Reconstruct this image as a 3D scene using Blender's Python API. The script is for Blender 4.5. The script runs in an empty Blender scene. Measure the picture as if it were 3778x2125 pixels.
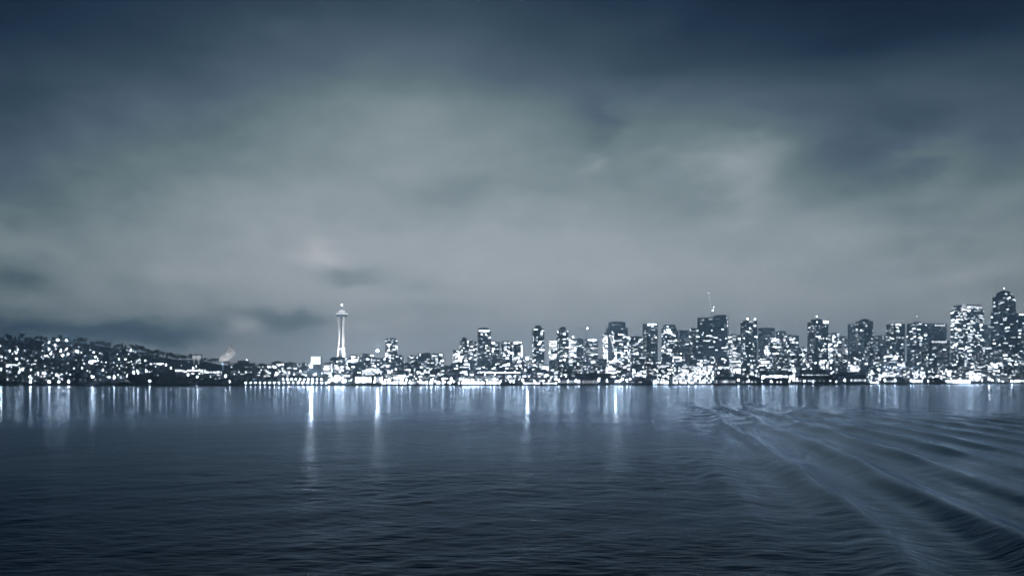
import bpy, math, random
import numpy as np
from mathutils import Vector, Matrix

random.seed(11)
rng = np.random.default_rng(11)
sc = bpy.context.scene
COL = sc.collection
R = math.radians

# ------------------------------------------------------------------ camera, sky, exposure
F_PX, W_PX, CX, HOR, CAM_H = 2748.5, 3778.0, 1889.0, 1402.0, 14.0
cam_data = bpy.data.cameras.new('camera')
cam_data.sensor_width = 36.0
cam_data.lens = 36.0 * F_PX / W_PX
cam_data.shift_y = (HOR - 1062.5) / W_PX
cam_data.clip_start = 0.5
cam_data.clip_end = 40000
cam = bpy.data.objects.new('camera', cam_data)
cam.location = (0, 0, CAM_H)
cam.rotation_euler = (R(90), 0, 0)
COL.objects.link(cam)
sc.camera = cam

sc.view_settings.view_transform = 'Standard'
sc.view_settings.look = 'None'
sc.view_settings.gamma = 1.0
sc.view_settings.exposure = 0.0
sc.view_settings.use_curve_mapping = False
sc.cycles.use_denoising = True
sc.cycles.use_adaptive_sampling = False
sc.cycles.max_bounces = 4
sc.cycles.diffuse_bounces = 1
sc.cycles.glossy_bounces = 2
sc.cycles.volume_bounces = 0
sc.cycles.transparent_max_bounces = 8
sc.cycles.sample_clamp_indirect = 0.0
sc.cycles.caustics_reflective = True
sc.cycles.filter_width = 1.7


def lin(c):
    out = []
    for v in c:
        v = v / 255.0
        out.append(v / 12.92 if v <= 0.04045 else ((v + 0.055) / 1.055) ** 2.4)
    return tuple(out) + (1.0,)


def dir_of(x, y):
    """azimuth and elevation in degrees of a point of the sky, given where it stands on a 2576 px wide print"""
    dx, dz = (x * 1.46661 - CX) / F_PX, (HOR - y * 1.46661) / F_PX
    return math.degrees(math.atan(dx)), math.degrees(math.atan2(dz, math.hypot(1, dx)))


def make_world():
    w = bpy.data.worlds.new('World')
    sc.world = w
    w.use_nodes = True
    nt = w.node_tree
    nt.nodes.clear()
    L = nt.links.new

    def node(t, **kw):
        n = nt.nodes.new(t)
        for k, v in kw.items():
            setattr(n, k, v)
        return n

    def m(op, a, b=None, c=None):
        n = node('ShaderNodeMath', operation=op)
        for i, v in enumerate((a, b, c)):
            if v is None:
                continue
            if isinstance(v, (int, float)):
                n.inputs[i].default_value = v
            else:
                L(v, n.inputs[i])
        return n.outputs[0]

    tc = node('ShaderNodeTexCoord')
    sep = node('ShaderNodeSeparateXYZ')
    L(tc.outputs['Generated'], sep.inputs[0])
    x, y, z = sep.outputs
    zc = m('MAXIMUM', z, 0.0)
    el = m('MULTIPLY', m('ARCSINE', zc), 57.29578)
    az = m('MULTIPLY', m('ARCTAN2', x, y), 57.29578)

    def noise(scale, detail, rough, off, sz=2.6):
        mp = node('ShaderNodeMapping')
        mp.inputs['Location'].default_value = (off, off * 0.7, off * 1.3)
        mp.inputs['Scale'].default_value = (1, 1, sz)
        L(tc.outputs['Generated'], mp.inputs['Vector'])
        n = node('ShaderNodeTexNoise')
        n.inputs['Scale'].default_value = scale
        n.inputs['Detail'].default_value = detail
        n.inputs['Roughness'].default_value = rough
        L(mp.outputs[0], n.inputs['Vector'])
        return m('SUBTRACT', n.outputs['Fac'], 0.5)

    n1, n2 = noise(5, 4, 0.55, 3.1), noise(6, 4, 0.55, 8.7)
    n3, n4 = noise(2.3, 3, 0.45, 1.9, 2.0), noise(8.5, 6, 0.56, 5.3, 2.3)
    n5 = noise(15, 6, 0.6, 2.2, 2.2)
    ab = m('MULTIPLY_ADD', n5, 5.0, m('MULTIPLY_ADD', n1, 3.5, az))
    eb = m('MULTIPLY_ADD', noise(19, 5, 0.6, 6.6, 1.8), 2.6, m('MULTIPLY_ADD', n2, 1.2, el))
    aw = m('MULTIPLY_ADD', n1, 8.0, az)
    ew = m('MULTIPLY_ADD', n2, 2.6, el)

    def ramp(fac, stops, mode='B_SPLINE'):
        r = node('ShaderNodeValToRGB')
        r.color_ramp.interpolation = mode
        e = r.color_ramp.elements
        while len(e) < len(stops):
            e.new(0.5)
        for i, (p, c) in enumerate(stops):
            e[i].position = p
            e[i].color = c if isinstance(c, tuple) else (c, c, c, 1)
        L(fac, r.inputs[0])
        return r.outputs[0]

    # light of the city on the cloud base: strongest low over the city, dying away with height and to the sides
    E = ramp(m('DIVIDE', ew, 60.0), [(0, .93), (.06, .88), (.12, .81), (.18, .735), (.25, .615), (.333, .515), (.385, .42),
                                     (.44, .30), (.50, .20), (.66, .13), (1, .075)], 'LINEAR')
    a = m('ADD', aw, 8.0)
    wr = m('MULTIPLY', ramp(m('DIVIDE', el, 60.0), [(0, .95), (.15, .84), (.2, .68), (.27, .55), (.33, .44), (.37, .27), (.44, .22), (1, .22)], 'LINEAR'), 100.0)
    wl = m('MULTIPLY', ramp(m('DIVIDE', el, 60.0), [(0, .37), (.15, .38), (.27, .29), (.37, .21), (1, .22)], 'LINEAR'), 100.0)
    right = m('GREATER_THAN', a, 0.0)
    width = m('ADD', m('MULTIPLY', wr, right), m('MULTIPLY', m('SUBTRACT', 1.0, right), wl))
    q = m('DIVIDE', a, width)
    A = m('MAXIMUM', m('DIVIDE', 1.0, m('MULTIPLY_ADD', q, q, 1.0)), 0.29)
    s = m('MULTIPLY', E, A)
    s = m('MULTIPLY_ADD', n3, 0.10, s)
    lump = ramp(m('DIVIDE', el, 60.0), [(0, 1.0), (.13, .95), (.24, .7), (.36, .32), (1, .25)], 'LINEAR')
    s = m('MULTIPLY_ADD', m('MULTIPLY', n4, lump), 0.22, s)
    s = m('MULTIPLY_ADD', m('MULTIPLY', n5, lump), 0.15, s)
    blobs = [(810, 640, 58, 27, .20), (890, 695, 95, 22, -.16), (1030, 727, 75, 14, -.09), (720, 808, 170, 28, -.21),
             (390, 842, 170, 30, -.24), (605, 828, 38, 22, .26), (935, 845, 75, 30, .27), (1090, 775, 130, 18, -.09),
             (1850, 395, 120, 50, .10), (1905, 500, 60, 70, .06), (2150, 430, 170, 90, -.05), (2400, 400, 60, 70, .05),
             (1500, 300, 70, 60, -.05), (1490, 405, 32, 26, .05), (55, 715, 75, 25, -.10), (0, 828, 190, 26, -.19),
             (1250, 680, 280, 60, .035), (2450, 690, 100, 26, .05), (1110, 500, 130, 40, -.03), (1180, 860, 160, 24, .03),
             (640, 700, 260, 30, .04), (1000, 330, 300, 90, .035), (2290, 620, 60, 20, -.03), (1640, 700, 300, 40, .025)]
    for (bx, by, sx, sy, amp) in blobs:
        a0, e0 = dir_of(bx, by)
        k = 57.29578 / 1874.0
        da = m('MULTIPLY', m('SUBTRACT', ab, a0), 1.0 / (sx * k))
        de = m('MULTIPLY', m('SUBTRACT', eb, e0), 1.0 / (sy * k))
        g = m('EXPONENT', m('MULTIPLY', m('ADD', m('MULTIPLY', da, da), m('MULTIPLY', de, de)), -1.0))
        s = m('MULTIPLY_ADD', g, amp * 1.3, s)
    colr = ramp(s, [(0, lin((7, 16, 32))), (.12, lin((19, 32, 52))), (.20, lin((33, 51, 71))), (.30, lin((58, 77, 92))),
                    (.40, lin((84, 102, 118))), (.47, lin((104, 123, 129))), (.55, lin((130, 146, 151))),
                    (.64, lin((155, 167, 172))), (.72, lin((174, 183, 188))), (1, lin((206, 209, 213)))], 'LINEAR')
    sky = node('ShaderNodeTexSky', sky_type='NISHITA')
    sky.sun_disc = False
    sky.sun_elevation = R(-6)
    sky.sun_rotation = R(200)
    add = node('ShaderNodeMix', data_type='RGBA', blend_type='ADD')
    add.inputs[0].default_value = 0.05
    L(colr, add.inputs[6])
    L(sky.outputs[0], add.inputs[7])
    bg = node('ShaderNodeBackground')
    bg.inputs['Strength'].default_value = 1.0
    L(add.outputs[2], bg.inputs['Color'])
    out = node('ShaderNodeOutputWorld')
    L(bg.outputs[0], out.inputs['Surface'])
    w.cycles.sampling_method = 'MANUAL'
    w.cycles.sample_map_resolution = 512


make_world()


# ------------------------------------------------------------------ helpers
def at(xs, ys, D):
    return Vector(((xs - CX) / F_PX * D, D, CAM_H - (ys - HOR) / F_PX * D))


SH_X = [-1500, 0, 1000, 1500, 2000, 2500, 3000, 3400, 3778, 5200]
SH_D = [1700, 1750, 1770, 1800, 1880, 2080, 2150, 2420, 2700, 3300]


def shore_d(xs):
    return float(np.interp(xs, SH_X, SH_D))


# terrain height (m) at the back of the rising ground
RG_X = [-1500, -400, 0, 150, 300, 420, 500, 570, 650, 740, 800, 870, 1000, 1200, 1600, 2400, 3200, 3778, 5200]
RG_Y = [1275, 1262, 1257, 1259, 1264, 1281, 1291, 1312, 1329, 1331, 1345, 1351, 1352, 1356, 1362, 1360, 1358, 1352, 1352]


def terrain(x, y):
    xs = CX + F_PX * np.asarray(x) / np.asarray(y)
    d0 = np.interp(xs, SH_X, SH_D)
    dr = d0 + 850.0
    zr = CAM_H - (np.interp(xs, RG_X, RG_Y) - HOR) / F_PX * dr
    t = np.clip((np.asarray(y) - d0 - 70) / (dr - d0 - 70), 0, 1)
    t = t ** 1.15
    z = 4.0 + (zr - 4.0) * t
    z = z + np.sin(x * 0.011 + 1.3) * np.sin(y * 0.013) * 5.0 * t
    back = np.clip((np.asarray(y) - dr) / 900.0, 0, 1)
    return z * (1 - 0.45 * back * back * (3 - 2 * back))


def tz(x, y):
    return float(terrain(x, y))


class MB:
    def __init__(self):
        self.v, self.f, self.mi = [], [], []

    def quad(self, a, b, c, d, mi=0):
        n = len(self.v)
        self.v += [a, b, c, d]
        self.f.append((n, n + 1, n + 2, n + 3))
        self.mi.append(mi)

    def tri(self, a, b, c, mi=0):
        n = len(self.v)
        self.v += [a, b, c]
        self.f.append((n, n + 1, n + 2))
        self.mi.append(mi)

    def box(self, x0, x1, y0, y1, z0, z1, mi=0, bottom=False):
        n = len(self.v)
        self.v += [(x0, y0, z0), (x1, y0, z0), (x1, y1, z0), (x0, y1, z0), (x0, y0, z1), (x1, y0, z1), (x1, y1, z1), (x0, y1, z1)]
        fs = [(0, 1, 5, 4), (1, 2, 6, 5), (2, 3, 7, 6), (3, 0, 4, 7), (4, 5, 6, 7)]
        if bottom:
            fs.append((3, 2, 1, 0))
        for f in fs:
            self.f.append(tuple(n + i for i in f))
            self.mi.append(mi)

    def bar(self, p, q, r0, r1=None, n=8, mi=0, cap=True):
        p, q = Vector(p), Vector(q)
        r1 = r0 if r1 is None else r1
        d = (q - p).normalized()
        u = d.orthogonal().normalized()
        w = d.cross(u)
        b = len(self.v)
        for (c, r) in ((p, r0), (q, r1)):
            for i in range(n):
                a = 2 * math.pi * i / n
                self.v.append(tuple(c + u * (math.cos(a) * r) + w * (math.sin(a) * r)))
        for i in range(n):
            j = (i + 1) % n
            self.f.append((b + i, b + j, b + n + j, b + n + i))
            self.mi.append(mi)
        if cap:
            self.f.append(tuple(b + n + i for i in range(n)))
            self.mi.append(mi)
            self.f.append(tuple(b + i for i in reversed(range(n))))
            self.mi.append(mi)

    def lathe(self, prof, n=24, cx=0, cy=0, mi=0):
        b = len(self.v)
        for (r, z) in prof:
            for i in range(n):
                a = 2 * math.pi * i / n
                self.v.append((cx + r * math.cos(a), cy + r * math.sin(a), z))
        for k in range(len(prof) - 1):
            for i in range(n):
                j = (i + 1) % n
                self.f.append((b + k * n + i, b + k * n + j, b + (k + 1) * n + j, b + (k + 1) * n + i))
                self.mi.append(mi)
        for k, flip in ((0, True), (len(prof) - 1, False)):
            if prof[k][0] > 1e-6:
                ids = [b + k * n + i for i in range(n)]
                self.f.append(tuple(reversed(ids)) if flip else tuple(ids))
                self.mi.append(mi)

    def mesh(self, name, mats, smooth=False):
        me = bpy.data.meshes.new(name)
        me.from_pydata(self.v, [], self.f)
        if not isinstance(mats, (list, tuple)):
            mats = [mats]
        for mt in mats:
            me.materials.append(mt)
        if len(mats) > 1:
            me.polygons.foreach_set('material_index', self.mi)
        if smooth:
            me.polygons.foreach_set('use_smooth', [True] * len(me.polygons))
        me.update()
        return me

    def build(self, name, mats, parent=None, smooth=False):
        return link(name, self.mesh(name, mats, smooth), parent)


def link(name, me, parent=None, loc=None):
    o = bpy.data.objects.new(name, me)
    COL.objects.link(o)
    if parent is not None:
        o.parent = parent
    if loc is not None:
        o.location = loc
    return o


def tag(o, label=None, cat=None, group=None, kind=None):
    for k, v in (('label', label), ('category', cat), ('group', group), ('kind', kind)):
        if v:
            o[k] = v
    return o


def thing(name, loc, label, cat, group=None, rz=0.0):
    o = link(name, None)
    o.location = loc
    o.rotation_euler = (0, 0, rz)
    return tag(o, label, cat, group)


def copy_tree(o, parent=None):
    c = o.copy()
    COL.objects.link(c)
    if parent is not None:
        c.parent = parent
    for ch in list(o.children):
        if ch.type != 'LIGHT':
            copy_tree(ch, c)
    return c


# ------------------------------------------------------------------ materials
def surf(name, col, rough=0.7, var=0.25, scale=0.15, spec=0.3, metal=0.0):
    col = (col[0] * .78, col[1] * .95, col[2] * 1.2) if max(col) < .5 else col
    mt = bpy.data.materials.new(name)
    mt.use_nodes = True
    nt = mt.node_tree
    b = nt.nodes['Principled BSDF']
    b.inputs['Roughness'].default_value = rough
    b.inputs['Metallic'].default_value = metal
    b.inputs['Specular IOR Level'].default_value = spec
    tc = nt.nodes.new('ShaderNodeTexCoord')
    n = nt.nodes.new('ShaderNodeTexNoise')
    n.inputs['Scale'].default_value = scale
    n.inputs['Detail'].default_value = 4
    nt.links.new(tc.outputs['Object'], n.inputs['Vector'])
    r = nt.nodes.new('ShaderNodeValToRGB')
    r.color_ramp.elements[0].position = 0.3
    r.color_ramp.elements[1].position = 0.7
    r.color_ramp.elements[0].color = tuple(c * (1 - var) for c in col) + (1,)
    r.color_ramp.elements[1].color = tuple(min(1, c * (1 + var)) for c in col) + (1,)
    nt.links.new(n.outputs['Fac'], r.inputs[0])
    nt.links.new(r.outputs[0], b.inputs['Base Color'])
    return mt


def glow(name, strength, col=(0.86, 0.93, 1.0)):
    mt = bpy.data.materials.new(name)
    mt.use_nodes = True
    nt = mt.node_tree
    b = nt.nodes['Principled BSDF']
    b.inputs['Base Color'].default_value = (0.6, 0.62, 0.65, 1)
    b.inputs['Roughness'].default_value = 0.4
    b.inputs['Emission Color'].default_value = col + (1,)
    # unevenly lit rooms behind the panes
    geo = nt.nodes.new('ShaderNodeNewGeometry')
    n = nt.nodes.new('ShaderNodeTexNoise')
    n.inputs['Scale'].default_value = 0.35
    n.inputs['Detail'].default_value = 2
    nt.links.new(geo.outputs['Position'], n.inputs['Vector'])
    mr = nt.nodes.new('ShaderNodeMapRange')
    mr.inputs[1].default_value, mr.inputs[2].default_value = 0.3, 0.7
    mr.inputs[3].default_value, mr.inputs[4].default_value = strength * 0.45, strength * 1.55
    nt.links.new(n.outputs['Fac'], mr.inputs[0])
    nt.links.new(mr.outputs[0], b.inputs['Emission Strength'])
    mt.cycles.emission_sampling = 'NONE'
    return mt


M = {}
M['concrete'] = surf('concrete', (0.24, 0.27, 0.31), 0.8)
M['dark_concrete'] = surf('dark_concrete', (0.14, 0.16, 0.19), 0.75)
M['pale_concrete'] = surf('pale_concrete', (0.36, 0.39, 0.42), 0.8)
M['brick'] = surf('brick', (0.17, 0.18, 0.21), 0.85)
M['curtain_wall'] = surf('curtain_wall', (0.10, 0.125, 0.155), 0.35, spec=0.5)
M['dark_glass'] = surf('dark_glass', (0.02, 0.028, 0.04), 0.12, spec=0.6)
M['roofing'] = surf('roofing', (0.07, 0.08, 0.095), 0.9)
M['shingle_roof'] = surf('shingle_roof', (0.06, 0.068, 0.082), 0.9)
M['siding'] = surf('siding', (0.18, 0.20, 0.23), 0.8)
M['steel'] = surf('steel', (0.3, 0.32, 0.35), 0.45, metal=0.6)
M['white_paint'] = surf('white_paint', (0.74, 0.77, 0.80), 0.5, var=0.06)
M['needle_dark'] = surf('needle_dark', (0.08, 0.09, 0.11), 0.5)
M['foliage'] = surf('foliage', (0.030, 0.042, 0.048), 0.9, var=0.5, scale=0.4)
M['bark'] = surf('bark', (0.05, 0.05, 0.055), 0.9)
M['ground'] = surf('ground', (0.035, 0.045, 0.055), 0.95, var=0.4, scale=0.02)
M['quay'] = surf('quay', (0.035, 0.042, 0.052), 0.9, var=0.4, scale=0.1)
M['timber'] = surf('timber', (0.05, 0.055, 0.065), 0.9)
GL = [glow('lit_dim', 0.22), glow('lit_soft', 0.7), glow('lit_room', 2.6), glow('lit_bright', 7.0), glow('lit_hot', 22.0)]
M['lamp_glass'] = glow('lamp_glass', 45.0)
M['flood_glass'] = glow('flood_glass', 95.0)
M['beam_glass'] = glow('beam_glass', 330.0)
M['porch_glass'] = glow('porch_glass', 7.0)
M['strip_light'] = glow('strip_light', 5.0)
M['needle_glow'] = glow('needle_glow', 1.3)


def unit_pane(mt):
    b = MB()
    b.box(-0.5, 0.5, -1.0, 0.0, -0.5, 0.5, bottom=True)
    return b.mesh('window', mt)


PANE = [unit_pane(g) for g in GL]
PANE_STRIP = unit_pane(M['strip_light'])


def lit_window(parent, face, u, v, w, h, lvl, off=0.16, mesh=None, name='window'):
    """face = (origin, tangent, normal) in the thing's own frame"""
    o0, t, n = face
    p = o0 + t * u + Vector((0, 0, v))
    o = bpy.data.objects.new(name, mesh or PANE[lvl])
    COL.objects.link(o)
    o.parent = parent
    o.location = p
    o.scale = (w, off, h)
    o.rotation_euler = (0, 0, math.atan2(n.x, -n.y))
    return o


# ------------------------------------------------------------------ water
def make_water():
    ang = np.concatenate([np.linspace(-180, -48, 34)[:-1], np.linspace(-48, 48, 960), np.linspace(48, 180, 34)[1:]])
    r, rs = 22.0, []
    while r < 4700:
        rs.append(r)
        r += min(max(0.22, 0.5 * r * r / 10430.0), 0.12 * r)
    rs = np.array(rs)
    dr = np.gradient(rs)
    A, Rr = np.meshgrid(np.radians(ang), rs)
    DR = np.repeat(dr[:, None], len(ang), 1)
    X, Y = Rr * np.sin(A), Rr * np.cos(A)
    fade = np.clip((np.radians(50) - np.abs(A)) / np.radians(4), 0, 1)
    Z = np.zeros_like(X)

    def lf(x, y, seed, n=7, lam=(60, 220)):
        g = np.random.default_rng(seed)
        o = np.zeros_like(x)
        for _ in range(n):
            l, th, ph = g.uniform(*lam), g.uniform(0, 6.283), g.uniform(0, 6.283)
            o += np.sin((x * math.cos(th) + y * math.sin(th)) * 6.283 / l + ph)
        return o / math.sqrt(n)

    q = 0.98 * X - 0.196 * Y
    env = 1 / (1 + np.exp(-(q - 11) / 5.0)) * np.exp(-np.clip(q - 30, 0, None) / 190.0)
    env *= 1 / (1 + np.exp((Rr - 620) / 90.0))
    patch = np.clip(0.75 + 0.42 * lf(X, Y, 4), 0.15, 1.6)
    edge = 262 + 0.06 * X + 16 * lf(X, Y, 9, 6, (50, 220))
    near = 1 / (1 + np.exp(-(edge - Y) / 24.0))            # rougher water on this side of the slick
    chop = (0.16 + 0.84 * near) * (0.5 + 0.6 / (1 + np.exp(-(X + 25) / 30.0))) * (1 - 0.75 * env)
    g = np.random.default_rng(21)
    patch2 = np.clip(0.85 + 0.7 * lf(X, Y, 14, 9, (10, 60)), 0.0, 2.3)
    for i in range(120):
        l = 0.75 * (6.0 / 0.75) ** g.random()
        th = g.normal(R(-80), R(36))                       # the wind sea runs towards the camera
        ph = g.uniform(0, 6.283)
        slope = 0.0066 * (l / 2.5) ** -0.1
        a = slope * l / 6.283
        nyq = np.clip((l / DR - 2.2) / 2.5, 0, 1)
        k = 6.283 / l
        Z += a * nyq * chop * (patch if i % 2 else patch2) * np.sin(k * (X * math.cos(th) + Y * math.sin(th)) + ph)
    for i in range(16):
        l = g.uniform(6, 17)
        th = g.normal(R(-72), R(34))
        nyq = np.clip((l / DR - 2.2) / 2.5, 0, 1)
        Z += 0.0055 * l / 6.283 * nyq * chop * patch * np.sin(6.283 / l * (X * math.cos(th) + Y * math.sin(th)) + g.uniform(0, 6.283))
    # long-crested swell of the passing boat's wake
    wob = 1.2 * lf(X, Y, 31, 5, (70, 200)) * np.clip((Rr - 70) / 80.0, 0.1, 1) + np.where(Y < 100, 3.2 * ((Y - 100) / 43.0) ** 2, 0) * (Y > 20)
    brk = np.clip(0.85 + 0.38 * lf(X, Y, 55, 8, (22, 80)), 0.25, 1.5)
    for (nx, ny, l, a, ph) in ((.98, -.196, 11.8, .54, 0), (.945, -.327, 9.0, .07, .3), (.97, -.24, 17.5, .12, -.4),
                               (.99, -.14, 5.6, .035, 1.0), (.93, -.37, 24.0, .10, .3)):
        ph = ph + math.pi / 2 - 6.283 / l * (nx * 41.0 + ny * 100.0)
        nyq = np.clip((l / (DR * 0.45 + 0.1) - 2.2) / 2.5, 0, 1)
        ph2 = 6.283 / l * (nx * X + ny * Y + wob) + ph
        Z += a * env * brk * nyq * (np.sin(ph2) - 0.28 * np.cos(2 * ph2))
    far = np.clip((Rr - 200) / 80.0, 0, 1)
    ph3 = 6.283 / 15.0 * (.66 * X - .75 * Y + wob)
    Z += 0.11 * env * far * np.sin(ph3) * np.clip((15.0 / (DR * 0.6 + .1) - 2.2) / 2.5, 0, 1)
    e2 = np.exp(-((q - 6) / 4.0) ** 2) * 1 / (1 + np.exp((Rr - 120) / 25.0))
    Z += 0.08 * e2 * np.sin(6.283 / 8.5 * (q + wob * .6))
    Z += 0.05 * np.exp(-((Y - edge + 4) / 9.0) ** 2) * np.clip(0.6 + 0.4 * lf(X, Y, 77), 0, 1)
    Z *= fade
    nr, na = X.shape
    verts = np.stack([X, Y, Z], -1).reshape(-1, 3)
    idx = np.arange(nr * na).reshape(nr, na)
    f = np.stack([idx[:-1, :-1], idx[:-1, 1:], idx[1:, 1:], idx[1:, :-1]], -1).reshape(-1, 4)
    me = bpy.data.meshes.new('water')
    me.vertices.add(len(verts))
    me.vertices.foreach_set('co', verts.astype(np.float32).ravel())
    me.loops.add(f.size)
    me.loops.foreach_set('vertex_index', f.astype(np.int32).ravel())
    me.polygons.add(len(f))
    me.polygons.foreach_set('loop_start', np.arange(0, f.size, 4, dtype=np.int32))
    me.polygons.foreach_set('loop_total', np.full(len(f), 4, dtype=np.int32))
    me.polygons.foreach_set('use_smooth', np.ones(len(f), dtype=bool))
    me.update(calc_edges=True)
    # ripples finer than the sheet's own facets
    rough = 0.135 + near * (0.15 - 0.02 * np.clip((Rr - 60) / 120.0, 0, 1)) * np.clip(0.75 + 0.3 * patch, 0.6, 1.2) - 0.11 * env * near - 0.02 * env
    fine = np.clip(near * (1 - 0.65 * env) * (0.5 + 0.5 * patch2) * np.clip(220.0 / Rr, 0, 1), 0.03, 1.2)
    at2 = me.attributes.new('fine_ripple', 'FLOAT', 'POINT')
    at2.data.foreach_set('value', fine.astype(np.float32).ravel())
    at_ = me.attributes.new('ripple', 'FLOAT', 'POINT')
    at_.data.foreach_set('value', rough.astype(np.float32).ravel())
    mt = bpy.data.materials.new('sea_water')
    mt.use_nodes = True
    nt = mt.node_tree
    nt.nodes.clear()
    out = nt.nodes.new('ShaderNodeOutputMaterial')
    body = nt.nodes.new('ShaderNodeBsdfDiffuse')
    body.inputs['Color'].default_value = (0.006, 0.032, 0.095, 1)
    gl = nt.nodes.new('ShaderNodeBsdfGlossy')
    gl.inputs['Color'].default_value = (0.58, 0.72, 0.88, 1)
    ra = nt.nodes.new('ShaderNodeAttribute')
    ra.attribute_name = 'ripple'
    nt.links.new(ra.outputs['Fac'], gl.inputs['Roughness'])
    fr = nt.nodes.new('ShaderNodeFresnel')
    fr.inputs['IOR'].default_value = 1.333
    mix = nt.nodes.new('ShaderNodeMixShader')
    ef = nt.nodes.new('ShaderNodeMath')                    # wind-roughened patches throw back less of the sky
    ef.operation = 'MULTIPLY_ADD'
    ef.inputs[1].default_value = -1.9
    ef.inputs[2].default_value = 1.22
    nt.links.new(ra.outputs['Fac'], ef.inputs[0])
    em = nt.nodes.new('ShaderNodeMath')
    em.operation = 'MULTIPLY'
    em.use_clamp = True
    nt.links.new(fr.outputs[0], em.inputs[0])
    nt.links.new(ef.outputs[0], em.inputs[1])
    nt.links.new(em.outputs[0], mix.inputs[0])
    nt.links.new(body.outputs[0], mix.inputs[1])
    nt.links.new(gl.outputs[0], mix.inputs[2])
    nt.links.new(mix.outputs[0], out.inputs['Surface'])
    geo = nt.nodes.new('ShaderNodeNewGeometry')
    mp = nt.nodes.new('ShaderNodeMapping')
    mp.inputs['Scale'].default_value = (0.5, 1.7, 1)
    nt.links.new(geo.outputs['Position'], mp.inputs['Vector'])
    nz = nt.nodes.new('ShaderNodeTexNoise')
    nz.inputs['Scale'].default_value = 1.0
    nz.inputs['Detail'].default_value = 3
    nt.links.new(mp.outputs[0], nz.inputs['Vector'])
    bp = nt.nodes.new('ShaderNodeBump')
    fa = nt.nodes.new('ShaderNodeAttribute')
    fa.attribute_name = 'fine_ripple'
    fm = nt.nodes.new('ShaderNodeMath')
    fm.operation = 'MULTIPLY'
    fm.inputs[1].default_value = 0.4
    nt.links.new(fa.outputs['Fac'], fm.inputs[0])
    nt.links.new(fm.outputs[0], bp.inputs['Strength'])
    bp.inputs['Distance'].default_value = 0.22
    nt.links.new(nz.outputs['Fac'], bp.inputs['Height'])
    for nd in (body, gl, fr):
        nt.links.new(bp.outputs[0], nd.inputs['Normal'])
    me.materials.append(mt)
    return tag(link('water', me), 'dark rippled bay water with a boat wake', kind='structure')


make_water()


# ------------------------------------------------------------------ land
def make_land():
    xs = np.linspace(-900, 4700, 260)
    t = np.concatenate([np.linspace(0, 950, 60), np.linspace(1000, 2150, 10)])
    XS, T = np.meshgrid(xs, t)
    Yv = np.interp(XS, SH_X, SH_D) + T
    Xv = (XS - CX) / F_PX * Yv
    Zv = terrain(Xv, Yv)
    Zv[0, :] = 4.0
    v = np.stack([Xv, Yv, Zv], -1).reshape(-1, 3).tolist()
    nr, nc = XS.shape
    f = []
    for i in range(nr - 1):
        for j in range(nc - 1):
            a = i * nc + j
            f.append((a, a + 1, a + nc + 1, a + nc))
    me = bpy.data.meshes.new('ground')
    me.from_pydata(v, [], f)
    me.polygons.foreach_set('use_smooth', [True] * len(me.polygons))
    me.materials.append(M['ground'])
    tag(link('ground', me), 'dark rising ground of the far shore', kind='structure')
    # sea wall
    b = MB()
    prev = None
    for s in np.linspace(-900, 4700, 180):
        d = shore_d(s)
        k = (s - CX) / F_PX
        jit = 6 * math.sin(s * 0.037) + 4 * math.sin(s * 0.011 + 2)
        p = [(k * (d - 4 + jit), d - 4 + jit, -3.0), (k * (d - 3 + jit), d - 3 + jit, 3.6),
             (k * (d - 1.5 + jit), d - 1.5 + jit, 4.5), (k * (d + 14), d + 14, 4.5), (k * (d + 14), d + 14, 2)]
        if prev:
            for i in range(4):
                b.quad(prev[i], p[i], p[i + 1], prev[i + 1])
        prev = p
    tag(b.build('sea_wall', M['quay']), 'dark sea wall along the waterline', kind='structure')


make_land()


# ------------------------------------------------------------------ towers and blocks
def fit_box(x0, x1, D, rz, ratio, depth=None):
    """width and centre of a turned box that spans x0..x1 on the print at distance D"""
    w = (x1 - x0) / F_PX * D
    cx = ((x0 + x1) / 2 - CX) / F_PX * D
    for _ in range(8):
        d = depth if depth else w * ratio
        pts = []
        for sx in (-1, 1):
            for sy in (-1, 1):
                X = cx + math.cos(rz) * sx * w / 2 - math.sin(rz) * sy * d / 2
                Y = D + math.sin(rz) * sx * w / 2 + math.cos(rz) * sy * d / 2
                pts.append(CX + F_PX * X / Y)
        lo, hi = min(pts), max(pts)
        w *= 1 + 0.9 * ((x1 - x0) / max(hi - lo, 1e-3) - 1)
        w = max(w, 3.0)
        cx += ((x0 + x1) / 2 - (lo + hi) / 2) / F_PX * D
    return w, (depth if depth else w * ratio), cx


def faces_of(w, d):
    return {'front': (Vector((0, -d / 2, 0)), Vector((1, 0, 0)), Vector((0, -1, 0)), w),
            'right': (Vector((w / 2, 0, 0)), Vector((0, 1, 0)), Vector((1, 0, 0)), d),
            'left': (Vector((-w / 2, 0, 0)), Vector((0, -1, 0)), Vector((-1, 0, 0)), d)}


STYLE = {  # module width, floor height, share lit, longest run, brightness weights (dim..hot)
    'resid': (4.6, 3.9, .32, 2, (.16, .24, .30, .22, .08)),
    'office': (4.8, 4.1, .40, 4, (.14, .26, .32, .21, .07)),
    'bright': (4.8, 4.1, .64, 4, (.05, .13, .30, .37, .15)),
    'dark': (4.6, 4.0, .13, 2, (.28, .30, .26, .13, .03)),
    'faint': (5.0, 4.2, .20, 3, (.50, .32, .15, .03, 0)),
    'low': (4.2, 4.0, .30, 2, (.15, .25, .30, .22, .08)),
}


def pick(ws):
    t, a = random.random() * sum(ws), 0
    for i, w in enumerate(ws):
        a += w
        if t <= a:
            return i
    return len(ws) - 1


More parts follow.
